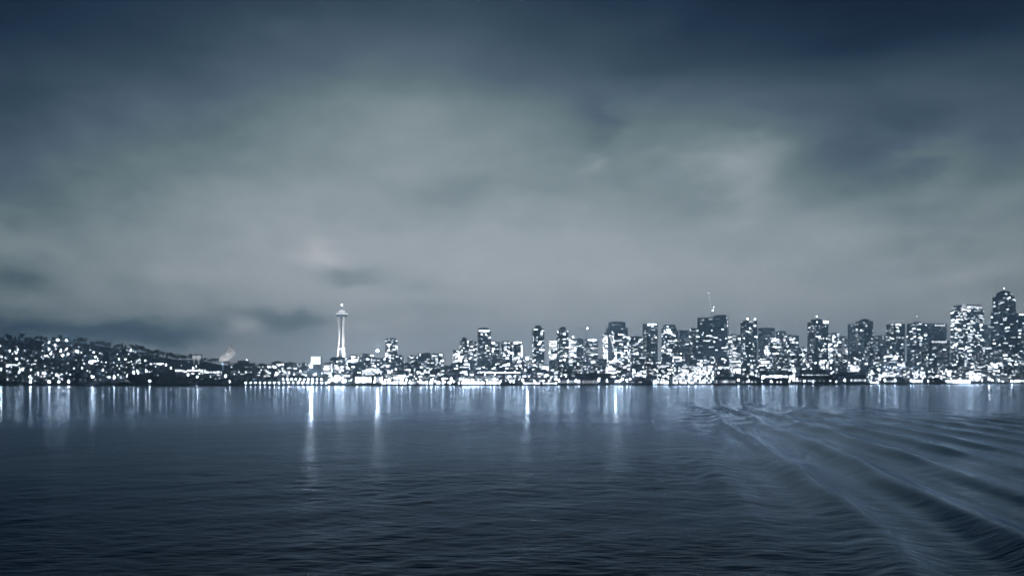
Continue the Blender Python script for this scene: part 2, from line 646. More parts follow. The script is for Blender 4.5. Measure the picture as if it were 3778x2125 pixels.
def block(name, label, cat, x0, x1, ytop, D, style='resid', roof='mech', mat='concrete', rz=0.0, ratio=0.75, vis=1345, group=None,
          depth=None, plit=None, cap=70, base=None, tiers=None):
    w, d, cx = fit_box(x0, x1, D, rz, ratio, depth)
    gz = min(tz(cx + a * w / 2, D + b * d / 2) for a in (-1, 1) for b in (-1, 1)) - 1.0 if base is None else base
    top = at(0, ytop, D).z
    H = max(top - gz, 5.0)
    t = thing(name, (cx, D, gz), label, cat, group, rz)
    mod, fl, p0, run, wts = STYLE[style]
    if plit is not None:
        p0 = plit
    nf = max(1, int(H / fl))
    fl = H / nf
    wallm = M[mat]
    # storeys: (width scale, depth scale, z0, z1)
    tiers = tiers or [(1, 1, 0, 1)]
    wall, glass = MB(), MB()
    zvis = at(0, vis, D).z - gz
    lit = []
    relyaw = math.atan2(cx, D)
    for (sw, sd, f0, f1) in tiers:
        z0, z1 = f0 * H, f1 * H
        tw, td = w * sw, d * sd
        wall.box(-tw / 2, tw / 2, -td / 2, td / 2, z0, z1)
        k0, k1 = int(round(z0 / fl)), int(round(z1 / fl))
        for k in range(k0, k1 + 1):           # floor edges stand proud of the glass
            zz = k * fl
            e = 0.3
            if z0 <= zz <= z1 + 0.1:
                wall.box(-tw / 2 - e, tw / 2 + e, -td / 2 - e, td / 2 + e, zz - 0.35, zz + 0.35, bottom=True)
        for fname, (o0, tg, nn, fw) in faces_of(tw, td).items():
            if fname == 'right' and rz + relyaw > -0.02:
                continue
            if fname == 'left' and rz + relyaw < 0.02:
                continue
            nm = max(1, int(fw / mod))
            mw = fw / nm
            pc = [random.uniform(.35, 1.7) for _ in range(nm)]
            for i in range(nm + 1):           # piers
                c = o0 + tg * (-fw / 2 + i * mw)
                hw = 0.35
                a, b_ = c - tg * hw + nn * 0.22, c + tg * hw + nn * 0.22
                wall.quad((a.x, a.y, z0), (b_.x, b_.y, z0), (b_.x, b_.y, z1), (a.x, a.y, z1))
            for k in range(k0, k1):
                zc = (k + 0.5) * fl
                pf = p0 * (random.choice((.25, .6, 1, 1, 1.5, 2.2)) if style in ('office', 'bright') else random.uniform(.4, 1.6))
                i = 0
                while i < nm:
                    c = o0 + tg * (-fw / 2 + (i + 0.5) * mw) + nn * 0.05
                    hw, hh = mw * 0.5 - 0.36, fl * 0.5 - 0.36
                    if zc > zvis - fl:
                        a, b_ = c - tg * hw, c + tg * hw
                        glass.quad((a.x, a.y, zc - hh), (b_.x, b_.y, zc - hh), (b_.x, b_.y, zc + hh), (a.x, a.y, zc + hh))
                    if zc > zvis and random.random() < pf * pc[i]:
                        rr = min(random.randint(1, run), nm - i)
                        lit.append(((o0, tg, nn), -fw / 2 + (i + rr / 2) * mw, zc, rr * mw - random.uniform(.7, 1.3), fl * random.uniform(.5, .72), pick(wts)))
                        i += rr
                    else:
                        i += 1
    wall.build('wall', wallm, t)
    if glass.f:
        tag(glass.build('unlit_panes', M['dark_glass'], t), kind='stuff')
    random.shuffle(lit)
    for (fc, u, v, ww, hh, lv) in lit[:cap]:
        lit_window(t, fc, u, v, max(ww, 1.2), hh, lv)
    roofing(t, w * tiers[-1][0], d * tiers[-1][1], H, roof)
    return t, w, d, H


def roofing(t, w, d, H, roof):
    b = MB()
    e = 0.45
    for (a0, a1, c0, c1) in ((-w / 2 - e, w / 2 + e, -d / 2 - e, -d / 2 + .1), (-w / 2 - e, w / 2 + e, d / 2 - .1, d / 2 + e),
                             (-w / 2 - e, -w / 2 + .1, -d / 2 + .1, d / 2 - .1), (w / 2 - .1, w / 2 + e, -d / 2 + .1, d / 2 - .1)):
        b.box(a0, a1, c0, c1, H - .2, H + 1.3, bottom=True)
    if roof in ('mech', 'bumps', 'frame', 'crown', 'tank'):
        n = {'bumps': 3, 'mech': 2, 'tank': 1}.get(roof, 1)
        for i in range(n):
            mw = w * random.uniform(.18, .34)
            mx = random.uniform(-w / 2 + mw * .7, w / 2 - mw * .7)
            b.box(mx - mw / 2, mx + mw / 2, -d * .22 + i * .03, d * .25 - i * .05, H + 0.05, H + random.uniform(2.5, 5.5))
    if roof == 'pent':
        b.box(-w * .26, w * .26, -d * .3, d * .3, H + .05, H + 11)
        b.box(-w * .29, w * .29, -d * .33, d * .33, H + 11, H + 12)
        b.box(-w * .14, w * .10, -d * .2, d * .2, H + 12, H + 14)
    if roof == 'dome':
        prof = [(w * .46 * math.cos(a), H + 12 * math.sin(a)) for a in np.linspace(0, math.pi / 2, 8)[:-1]] + [(0.0, H + 12)]
        b.lathe(prof, 20)
    if roof == 'tank':
        b.lathe([(2.6, H + .05), (2.6, H + 4.5), (0.0, H + 6)], 12, w * .25, 0)
    if roof == 'gable':
        r = d * .28
        b.quad((-w / 2 - .5, -d / 2 - .6, H + 1.31), (w / 2 + .5, -d / 2 - .6, H + 1.31), (w / 2 + .5, 0, H + r), (-w / 2 - .5, 0, H + r))
        b.quad((w / 2 + .5, d / 2 + .6, H + 1.31), (-w / 2 - .5, d / 2 + .6, H + 1.31), (-w / 2 - .5, 0, H + r), (w / 2 + .5, 0, H + r))
        b.tri((-w / 2 - .5, d / 2 + .6, H + 1.31), (-w / 2 - .5, -d / 2 - .6, H + 1.31), (-w / 2 - .5, 0, H + r))
        b.tri((w / 2 + .5, -d / 2 - .6, H + 1.31), (w / 2 + .5, d / 2 + .6, H + 1.31), (w / 2 + .5, 0, H + r))
    ro = b.build('roof', M['roofing'], t)
    if roof == 'spire':
        s = MB()
        s.box(-w * .2, w * .2, -d * .2, d * .2, H + .05, H + 8)
        s.bar((0, 0, H + 8), (0, 0, H + 32), .9, .25)
        s.build('spire', M['steel'], t)
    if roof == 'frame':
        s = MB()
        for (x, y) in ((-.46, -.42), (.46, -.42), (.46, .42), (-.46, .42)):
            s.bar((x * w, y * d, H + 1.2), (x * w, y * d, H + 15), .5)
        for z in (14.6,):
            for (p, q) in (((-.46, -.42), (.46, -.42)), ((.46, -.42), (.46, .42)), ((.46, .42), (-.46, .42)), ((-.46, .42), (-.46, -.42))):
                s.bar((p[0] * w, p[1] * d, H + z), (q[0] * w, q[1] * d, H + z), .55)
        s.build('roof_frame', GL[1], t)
        lit_window(t, (Vector((0, -d / 2, 0)), Vector((1, 0, 0)), Vector((0, -1, 0))), -w * .15, H - 2.4, w * .45, 3, 4)
    if roof == 'crown':
        f = (Vector((0, -d / 2, 0)), Vector((1, 0, 0)), Vector((0, -1, 0)))
        lit_window(t, f, 0, H - 1.6, w * .72, 2.6, 4, off=.7, name='crown_light')
    return ro


def rooftop_light(t, x, y, z, r=1.0, hot=True):
    b = MB()
    b.bar((x, y, z - 1.5), (x, y, z), .2)
    p = b.build('beacon_post', M['steel'], t)
    o = link('beacon', BEACON_HOT if hot else BEACON, p)
    o.location = (x, y, z + r * .8)
    o.scale = (r, r, r)


def ball(mt, name, n=10):
    b = MB()
    b.lathe([(0.0, -1.0)] + [(math.cos(a), math.sin(a)) for a in np.linspace(-1.2, 1.2, 7)] + [(0.0, 1.0)], n)
    return b.mesh(name, mt, True)


BEACON_HOT = ball(M['flood_glass'], 'beacon')
BEACON = ball(M['lamp_glass'], 'beacon')

LAYER = {1: 560, 2: 670, 3: 790, 4: 930, 5: 1200, 6: 1950}


def lay(x0, x1, l):
    return shore_d((x0 + x1) / 2) + LAYER[l]


TOWERS = [
    # name, label, x0, x1, ytop, layer, style, roof, mat, rz, ratio, vis, extra
    ('apartment_tower', 'lone dark slab tower just beyond the needle with lit windows in its upper half', 1422, 1467, 1252, 2, 'resid', 'bumps', 'dark_concrete', 5, .5, 1350, {}),
    ('apartment_block', 'stepped dark block leaning against the foot of the lone slab tower', 1449, 1490, 1314, 1, 'resid', 'mech', 'brick', 5, .6, 1368, {}),
    ('apartment_block', 'flat dark apartment block with a lit top storey, second beyond the slab tower', 1503, 1541, 1313, 2, 'resid', 'mech', 'brick', 4, .7, 1368, {}),
    ('apartment_block', 'broad dark block with two roof humps between slab tower and first high-rise cluster', 1542, 1590, 1306, 3, 'dark', 'bumps', 'dark_concrete', 6, .7, 1368, {}),
    ('apartment_block', 'apartment block with bright corner windows just before the wooded rise', 1594, 1637, 1307, 2, 'resid', 'mech', 'brick', 6, .7, 1368, {}),
    ('apartment_tower', 'narrow tower with glowing round-ended balconies at the start of the high-rise cluster', 1671, 1697, 1293, 1, 'bright', 'mech', 'concrete', 6, .8, 1370, {}),
    ('apartment_tower', 'twin-crowned apartment tower with a beacon on its small penthouse', 1696, 1729, 1260, 2, 'resid', 'pent', 'concrete', 8, .8, 1365, {}),
    ('apartment_block', 'wide plain slab tucked behind the dark-capped tower, roof line level', 1729, 1764, 1262, 4, 'resid', 'mech', 'brick', 8, .7, 1365, {}),
    ('apartment_tower', 'tall tower with a dark rounded cap above a white lit ring', 1761, 1811, 1224, 3, 'dark', 'none', 'curtain_wall', 8, .8, 1365, {'cap': 'ring'}),
    ('apartment_block', 'slab on the far side of the ring-topped tower with rows of lit windows', 1807, 1843, 1264, 2, 'resid', 'mech', 'concrete', 8, .7, 1365, {}),
    ('apartment_block', 'paler twin-bay block two along from the ring-topped tower', 1847, 1891, 1264, 3, 'resid', 'bumps', 'concrete', 8, .7, 1365, {}),
    ('apartment_block', 'block with a bright white outlined corner and lit roof edge', 1890, 1928, 1262, 2, 'resid', 'crown', 'concrete', 8, .7, 1365, {'edge': 1}),
    ('apartment_tower', 'slender tower with a dark drum penthouse standing alone past the outlined block', 1963, 2008, 1215, 3, 'resid', 'pent', 'dark_concrete', 10, .8, 1360, {}),
    ('apartment_block', 'low slab with a broken lit roof edge beside the second drum-topped tower', 2026, 2056, 1257, 4, 'bright', 'mech', 'concrete', 10, .8, 1360, {}),
    ('apartment_tower', 'second slender tower with a dark drum penthouse, brighter lit down its side', 2054, 2097, 1221, 2, 'resid', 'pent', 'dark_concrete', 10, .8, 1360, {}),
    ('office_block', 'block of bright horizontal floor bands topped by a glaring flood lamp', 2099, 2126, 1252, 3, 'bright', 'mech', 'concrete', 10, .8, 1360, {'beacon': 2.2}),
    ('office_block', 'dark block with a slit of pale wall beside the hammerhead crane', 2123, 2152, 1252, 4, 'dark', 'mech', 'curtain_wall', 10, .8, 1360, {}),
    ('office_block', 'unfinished block under the hammerhead crane with a glowing top deck', 2154, 2206, 1254, 5, 'office', 'crown', 'concrete', 10, .7, 1360, {}),
    ('office_tower', 'pale grey tower whose wide top melts into the mist above the luffing crane', 2236, 2316, 1190, 6, 'faint', 'mech', 'concrete', 12, .6, 1330, {'tiers': [(1, 1, 0, .90), (.76, .9, .90, 1)]}),
    ('apartment_tower', 'narrow lit tower at the shoulder of the mist-topped tower', 2224, 2242, 1233, 3, 'bright', 'mech', 'concrete', 10, 1.0, 1350, {}),
    ('office_block', 'brightly lit lower block standing in front of the mist-topped tower', 2258, 2316, 1222, 4, 'bright', 'mech', 'curtain_wall', 10, .6, 1350, {}),
    ('office_block', 'level block with a chain of roof lights between mist-topped and white-crowned towers', 2316, 2371, 1244, 5, 'bright', 'bumps', 'concrete', 10, .7, 1350, {}),
    ('office_tower', 'dark tower with a single white strip of light across its crown', 2371, 2426, 1196, 3, 'dark', 'crown', 'curtain_wall', 12, .8, 1350, {}),
    ('office_tower', 'tower with a faded shaft and an arc of lights stepping up to its top', 2441, 2497, 1200, 4, 'bright', 'none', 'concrete', 12, .8, 1350, {'tiers': [(1, 1, 0, .93), (.8, .8, .93, 1)]}),
    ('office_tower', 'plain hazy tower with an unlit upper half beside the big crane tower', 2496, 2542, 1222, 5, 'faint', 'bumps', 'concrete', 12, .8, 1350, {}),
    ('office_tower', 'flat black-topped tower standing before the big crane tower', 2541, 2594, 1213, 2, 'dark', 'flat', 'curtain_wall', 12, .7, 1350, {}),
    ('office_tower', 'massive broad tower carrying the tall luffing crane on its roof', 2573, 2689, 1174, 4, 'office', 'big', 'curtain_wall', -24, .55, 1345, {}),
    ('office_block', 'shoulder-height block at the unlit flank of the big crane tower', 2689, 2732, 1238, 3, 'office', 'mech', 'concrete', 14, .8, 1345, {}),
    ('office_tower', 'dark tower with two flood lamps on its roof corners', 2732, 2793, 1186, 3, 'resid', 'flat', 'curtain_wall', 14, .8, 1345, {'beacon2': 1.6}),
    ('office_tower', 'hazy flat tower behind, next past the two-lamp tower', 2797, 2858, 1211, 6, 'faint', 'flat', 'concrete', 14, .6, 1345, {}),
    ('office_block', 'small hazy block with a thin row of roof lights past the hazy flat tower', 2862, 2902, 1224, 6, 'faint', 'bumps', 'concrete', 14, .7, 1345, {}),
    ('office_block', 'squat block with a glaring white patch of lit floors', 2820, 2883, 1247, 3, 'bright', 'flat', 'concrete', 14, .7, 1345, {}),
    ('apartment_block', 'dark rounded block speckled with lit windows before the gap in the skyline', 2887, 2947, 1240, 2, 'resid', 'mech', 'dark_concrete', 14, .7, 1345, {}),
    ('office_block', 'low block filling the gap before the tall speckled tower', 2947, 2980, 1285, 3, 'resid', 'mech', 'concrete', 14, .8, 1345, {}),
    ('apartment_tower', 'tall dark speckled tower with a white glowing roof corner', 2979, 3056, 1180, 2, 'resid', 'mast', 'dark_concrete', 16, .8, 1345, {'tiers': [(1, 1, 0, .96), (.6, .8, .96, 1)]}),
    ('office_block', 'mid-height block at the foot of the tall speckled tower with a bright panel', 3056, 3096, 1232, 4, 'bright', 'bumps', 'concrete', 16, .8, 1345, {}),
    ('office_block', 'block with a pale glowing vertical strip of wall', 3071, 3126, 1246, 3, 'office', 'mech', 'pale_concrete', 16, .7, 1345, {'strip': 1}),
    ('office_tower', 'thin hazy tower half hidden behind the domed tower', 3128, 3160, 1196, 6, 'faint', 'flat', 'concrete', 16, .8, 1345, {}),
    ('office_tower', 'dark tower with a rounded domed top', 3158, 3221, 1187, 3, 'dark', 'dome', 'curtain_wall', 16, .9, 1345, {}),
    ('office_block', 'hazy low tower with lines of faint floors past the domed tower', 3221, 3272, 1240, 6, 'faint', 'mech', 'concrete', 16, .8, 1345, {}),
    ('apartment_tower', 'dark tower with a glowing open frame on its roof', 3270, 3338, 1197, 3, 'resid', 'frame', 'dark_concrete', 18, .8, 1345, {}),
    ('office_tower', 'tower with lit upper floors and a thin spire next past the roof-frame tower', 3346, 3420, 1195, 4, 'office', 'spire', 'concrete', 18, .8, 1345, {}),
    ('office_tower', 'broad unlit hazy tower between the spired tower and the brightest tower', 3412, 3493, 1196, 5, 'faint', 'flat', 'concrete', 18, .6, 1345, {}),
    ('office_block', 'pale softly glowing glazed block low before the brightest tower', 3400, 3503, 1258, 2, 'faint', 'flat', 'pale_concrete', 10, .5, 1345, {}),
    ('office_tower', 'brightest tower, lit almost all over, with a pale crown', 3508, 3630, 1128, 3, 'bright', 'flat', 'concrete', 20, .8, 1345, {'tiers': [(1, 1, 0, .93), (.84, .84, .93, 1)], 'n': 260}),
    ('office_tower', 'sliver of a hazy tower between the brightest tower and the tallest tower', 3630, 3660, 1200, 6, 'faint', 'flat', 'concrete', 20, .8, 1345, {}),
    ('office_tower', 'tallest tower, stepped and dark, with a beacon on its mast', 3656, 3753, 1082, 4, 'office', 'top', 'curtain_wall', 20, .9, 1345, {'plit': .5, 'n': 130, 'tiers': [(1, 1, 0, .76), (.88, .88, .76, .95), (.6, .6, .95, 1)]}),
    ('office_tower', 'tower at the edge of the picture with glowing floor bands and a bright rim', 3702, 3800, 1162, 2, 'bright', 'crown', 'curtain_wall', 22, .8, 1345, {'plit': .62}),
    ('office_block', 'dark block in front of the brightest tower with a lit lower corner', 3584, 3664, 1282, 1, 'dark', 'mech', 'dark_concrete', 16, .7, 1375, {}),
    ('market_hall', 'hall with a pale sloping roof below the tallest tower', 3658, 3736, 1292, 2, 'faint', 'gable', 'pale_concrete', 14, .9, 1345, {}),
    # around the needle
    ('apartment_block', 'dark block with a rounded roof garden at the needle foot', 1219, 1264, 1322, 1, 'resid', 'mech', 'brick', 2, .7, 1378, {}),
    ('apartment_block', 'wide lit apartment block just past the needle foot', 1289, 1329, 1315, 1, 'resid', 'bumps', 'brick', 3, .7, 1378, {}),
    ('apartment_block', 'apartment block with a lit roof corner, second past the needle foot', 1330, 1388, 1310, 2, 'resid', 'bumps', 'brick', 3, .6, 1378, {}),
]
LAND = []


def build_towers():
    for (nm, lab, x0, x1, yt, l, st, roof, mat, rz, ratio, vis, ex) in TOWERS:
        D = lay(x0, x1, l)
        t, w, d, H = block(nm, lab, 'building', x0, x1, yt, D, st, roof, mat, R(rz), ratio, vis, tiers=ex.get('tiers'),
                           plit=ex.get('plit'), cap=ex.get('n', 75))
        LAND.append(((x0 + x1) / 2, yt))
        fr = (Vector((0, -d / 2, 0)), Vector((1, 0, 0)), Vector((0, -1, 0)))
        if ex.get('cap') == 'ring':
            b = MB()
            b.lathe([(w * .42, H), (w * .42, H + 6), (w * .36, H + 12), (w * .2, H + 14), (0.0, H + 14.5)], 20)
            b.build('cap', M['roofing'], t, True)
            b = MB()
            b.lathe([(w * .44, H + .6), (w * .44, H + 3.4)], 20)
            b.build('light_ring', GL[4], t)
            b = MB()
            b.box(-w * .46, -w * .30, -d * .2, d * .2, H, H + 13)
            b.build('stair_tower', M['roofing'], t)
        if ex.get('edge'):
            for k in range(6):
                lit_window(t, fr, w * .41, H - 12 - k * 8.4, w * .15, 6.8, 3)
            lit_window(t, fr, -w * .2, H - 4, w * .4, 3, 4)
        if ex.get('beacon'):
            rooftop_light(t, 0, -d * .3, H + 6, ex['beacon'])
        if ex.get('beacon2'):
            for s in (-.3, .36):
                rooftop_light(t, w * s, -d * .4, H + 7, ex['beacon2'])
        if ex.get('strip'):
            lit_window(t, fr, w * .08, H * .62, w * .26, H * .62, 0, off=.4, name='glow_strip')  # self-glowing panel, the light on the wall is put into its material
        if roof == 'big':
            b = MB()
            b.box(w * .02, w * .46, -d * .1, d * .46, H + .05, H + 10)
            b.box(w * .1, w * .42, d * .0, d * .4, H + 10, H + 12.5)
            b.build('upper_storey', M['curtain_wall'], t)
        if roof == 'mast':
            b = MB()
            b.bar((-w * .1, 0, H), (-w * .1, 0, H + 12), .5, .2)
            b.build('mast', M['steel'], t)
            lit_window(t, fr, w * .3, H * .95, w * .34, 8, 4)
            rooftop_light(t, -w * .1, 0, H + 12, .9)
        if roof == 'top':
            b = MB()
            b.lathe([(w * .30, H), (w * .29, H + 4), (w * .22, H + 9), (w * .1, H + 11.5), (0.0, H + 12)], 20)
            b.bar((0, 0, H + 11), (0, 0, H + 22), .8, .3)
            b.build('domed_cap', M['roofing'], t, True)
            rooftop_light(t, 0, 0, H + 22, 1.4)
            for k, zz in ((0, .915), (1, .905)):
                lit_window(t, fr, w * (-.26 + .5 * k), H * zz, w * .16, 8, 2, off=.9 + d * .0)
        if 'brightest' in lab:
            for k in range(5):
                lit_window(t, fr, w * (-.34 + .16 * k), H * .965, w * .1, 7, 2, off=.5 - 0)
        if roof == 'spire':
            rooftop_light(t, 0, 0, H + 32, .8, False)


build_towers()


def ordinal(n):
    return ['first', 'second', 'third', 'fourth', 'fifth', 'sixth', 'seventh', 'eighth', 'ninth', 'tenth', 'eleventh', 'twelfth'][n] if n < 12 else '%dth' % (n + 1)


MARKS = [(1262, 'the needle'), (1445, 'the lone slab tower'), (1615, 'the wooded rise'), (1786, 'the ring-topped tower'), (1985, 'the first drum-topped tower'),
         (2165, 'the hammerhead crane'), (2275, 'the mist-topped tower'), (2398, 'the white-crowned tower'), (2630, 'the big crane tower'),
         (2762, 'the two-lamp tower'), (2915, 'the skyline gap'), (3018, 'the tall speckled tower'), (3190, 'the domed tower'), (3304, 'the roof-frame tower'),
         (3383, 'the spired tower'), (3569, 'the brightest tower'), (3705, 'the tallest tower')]


HILL_MARKS = [(10, 'the edge flats'), (51, 'the long white flats'), (120, 'the mid-slope flats'), (178, 'the blocky shore flats'), (230, 'the ridge lamps'),
              (282, 'the gallery flats'), (346, 'the glaring strip'), (418, 'the grandstand flats'), (457, 'the paired-window flats'), (520, 'the half-hidden flats'),
              (579, 'the stepped flats'), (668, 'the unbroken lit works'), (725, 'the flared pylons'), (790, 'the steam plume'), (900, 'the black flat building'),
              (1000, 'the slope blocks'), (1167, 'the floodlit hall')]
SEEN = {}


def which(text, xs):
    mk = min(HILL_MARKS + MARKS, key=lambda k: abs(k[0] - xs))[1]
    i = SEEN.get((text, mk), 0)
    SEEN[(text, mk)] = i + 1
    return '%s, %s near %s' % (text, ordinal(i), mk)


def fill_rows():
    g = random.Random(5)
    count = {}
    rows = [('hillside row', 455, 1316, 1350, 34, 58, 1388, 'resid'), ('middle row', 330, 1336, 1366, 30, 60, 1400, 'low'),
            ('street row', 205, 1358, 1384, 30, 64, 1408, 'low')]
    for (rn, off, ya, yb, wa, wb, vis, st) in rows:
        x = 1195 if rn != 'street row' else 1212
        while x < 3800:
            wpx = g.uniform(wa, wb)
            gap = g.choice((0, 1, 2, 4, 12))
            x1 = x + wpx
            c = (x + x1) / 2
            yt = g.uniform(ya, yb)
            if rn == 'hillside row' and 2400 < c:
                yt -= g.uniform(0, 34)
            if 1630 < c < 1672 and rn == 'hillside row':
                x = x1
                continue
            if 2462 < c < 2630 and rn == 'street row':
                x = x1
                continue
            D = shore_d(c) + off + g.uniform(-14, 14)
            mk = min(MARKS, key=lambda k: abs(k[0] - c))[1]
            i = count.get((rn, mk), 0)
            count[(rn, mk)] = i + 1
            s2 = g.choice((st, st, 'dark', 'bright', 'resid'))
            rf = g.choice(('mech', 'bumps', 'tank', 'flat', 'mech'))
            mt = g.choice(('brick', 'concrete', 'dark_concrete', 'dark_concrete', 'pale_concrete'))
            w_ = 'wide' if wpx > 48 else 'narrow' if wpx < 37 else 'square'
            lt = {'dark': 'few lights', 'bright': 'many bright windows'}.get(s2, 'scattered lit windows')
            lab = '%s block with %s, %s in %s below %s' % (w_, lt, ordinal(i), rn, mk)
            block('street_block', lab, 'building', x, x1, yt, D, s2, rf, mt, R(g.uniform(-4, 14)), .6, vis, 'mid-rise blocks between the towers and the shore',
                  depth=g.uniform(18, 30), cap=34)
            x = x1 + gap


fill_rows()


# ------------------------------------------------------------------ the needle
def make_needle():
    D = 2620.0
    k = D / F_PX
    base = at(1261.5, 1345, D)
    gz = tz(base.x, base.y)
    t = thing('observation_tower', (base.x, base.y, gz - 1), 'slender white observation tower with splayed legs and a saucer top', 'tower')

    def z(ys):
        return at(0, ys, D).z - gz + 1

    zt, zw, zb = z(1169), z(1232), 0.0
    zr = z(1287)

    def rad(zz):                       # leg radius against height: flared foot, waist, flared top
        if zz > zw:
            u = (zz - zw) / (zt - zw)
            return 8.4 + 6.6 * u ** 1.8
        u = (zw - zz) / (zw - zb)
        return 8.4 + 13.5 * u ** 1.7

    for j in range(3):
        a0 = R(-90 + 35 + 120 * j)
        for s in (-1, 1):
            b = MB()
            prev = None
            for zz in np.linspace(zb, zt, 26):
                r = rad(zz)
                off = s * (1.7 + 1.0 * abs(zz - zw) / zw)
                ca, sa = math.cos(a0), math.sin(a0)
                c = Vector((r * ca - off * sa, r * sa + off * ca, zz))
                hw = 1.25
                rt, tg = Vector((ca, sa, 0)), Vector((-sa, ca, 0))
                ring = [c - rt * 1.5 - tg * hw, c + rt * 1.5 - tg * hw, c + rt * 1.5 + tg * hw, c - rt * 1.5 + tg * hw]
                if prev:
                    for i in range(4):
                        q = (i + 1) % 4
                        b.quad(tuple(prev[i]), tuple(prev[q]), tuple(ring[q]), tuple(ring[i]))
                prev = ring
            b.build('leg', M['white_paint'], t)
    b = MB()
    prof = []
    for i in range(6):
        a = R(60 * i + 30)
        prof.append((3.7 * math.cos(a), 3.7 * math.sin(a)))
    for i in range(6):
        p, q = prof[i], prof[(i + 1) % 6]
        b.quad((p[0], p[1], 0), (q[0], q[1], 0), (q[0], q[1], zt + 3), (p[0], p[1], zt + 3))
    b.build('lift_core', M['needle_dark'], t)
    b = MB()
    b.lathe([(rad(zr) - 3, zr - 1.2), (rad(zr) + 1.6, zr - 1.2), (rad(zr) + 1.6, zr + 1.6), (rad(zr) - 3, zr + 1.6)], 24)
    b.build('skyline_deck', M['white_paint'], t)
    b = MB()
    zs = z(1167)
    b.lathe([(4.5, zs - 3), (14.5, zs - 2.2), (18.6, zs + 0.5), (20.2, zs + 3.6), (20.2, zs + 6.2), (18.0, zs + 6.3)], 48)
    b.build('saucer_underside', M['needle_dark'], t, True)
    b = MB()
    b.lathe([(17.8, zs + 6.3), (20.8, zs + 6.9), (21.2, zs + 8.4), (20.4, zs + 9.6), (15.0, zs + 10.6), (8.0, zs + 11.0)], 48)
    b.build('saucer_roof', M['needle_glow'], t, True)  # lighting of saucer roof and crown is put in as material glow
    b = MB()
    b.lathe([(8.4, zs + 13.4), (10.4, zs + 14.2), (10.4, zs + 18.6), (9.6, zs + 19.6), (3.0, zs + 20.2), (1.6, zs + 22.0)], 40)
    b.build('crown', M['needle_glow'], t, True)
    b = MB()
    b.lathe([(8.0, zs + 10.8), (8.0, zs + 13.6)], 32)
    b.build('crown_neck', M['needle_dark'], t, True)
    b = MB()
    b.bar((0, 0, zs + 21.5), (0, 0, z(1126)), 1.1, .35)
    m = b.build('mast', M['white_paint'], t)
    o = link('beacon', BEACON, m)
    o.location = (0, 0, z(1126) + .8)
    o.scale = (1.5, 1.5, 1.5)
    for i in range(24):
        a = 2 * math.pi * i / 24
        b = MB()
        b.bar((18.9 * math.cos(a), 18.9 * math.sin(a), zs + 5.4), (20.2 * math.cos(a), 20.2 * math.sin(a), zs + 8.2), .25, .25, 4)
        b.build('rim_rib', M['white_paint'], t)
    # flood lamps round the foot, aimed up at the legs
    for i, (dx, dy) in enumerate(((-34, -46), (34, -46), (0, -62))):
        f = thing('floodlight', (base.x + dx, base.y + dy, gz), 'floodlight at the needle foot, %s of three' % ordinal(i), 'floodlight', 'floodlights of the needle')
        q = MB()
        q.bar((0, 0, -1), (0, 0, 6), .25)
        q.build('post', M['steel'], f)
        q = MB()
        q.box(-.9, .9, -.5, .5, 6, 7.2, bottom=True)
        q.build('lamp_head', M['steel'], f)
        ld = bpy.data.lights.new('floodlight_beam', 'SPOT')
        ld.energy = 1.35e6
        ld.color = (1, .97, .94)
        ld.spot_size = R(64)
        ld.spot_blend = .6
        ld.shadow_soft_size = .6
        lo = bpy.data.objects.new('floodlight_beam', ld)
        COL.objects.link(lo)
        lo.parent = f
        lo.location = (0, 0, 8.0)
        aim = Vector((-dx * .9, -dy, 105)) - Vector((0, 0, 8))
        lo.rotation_euler = aim.to_track_quat('-Z', 'Y').to_euler()


make_needle()


# ------------------------------------------------------------------ cranes
def lattice(b, p, q, r, n):
    p, q = Vector(p), Vector(q)
    d = (q - p)
    ax = d.normalized()
    u = ax.cross(Vector((0, 1, 0)))
    u = u.normalized() if u.length > .1 else Vector((1, 0, 0))
    w = ax.cross(u).normalized()
    cs = [u * sx * r + w * sy * r for sx, sy in ((-1, -1), (1, -1), (1, 1), (-1, 1))]
    for c in cs:
        b.bar(p + c, q + c, r * .22, n=5)
    for i in range(n):
        a, e = p + d * (i / n), p + d * ((i + 1) / n)
        for j in range(4):
            b.bar(a + cs[j], e + cs[(j + 1) % 4], r * .14, n=4, cap=False)


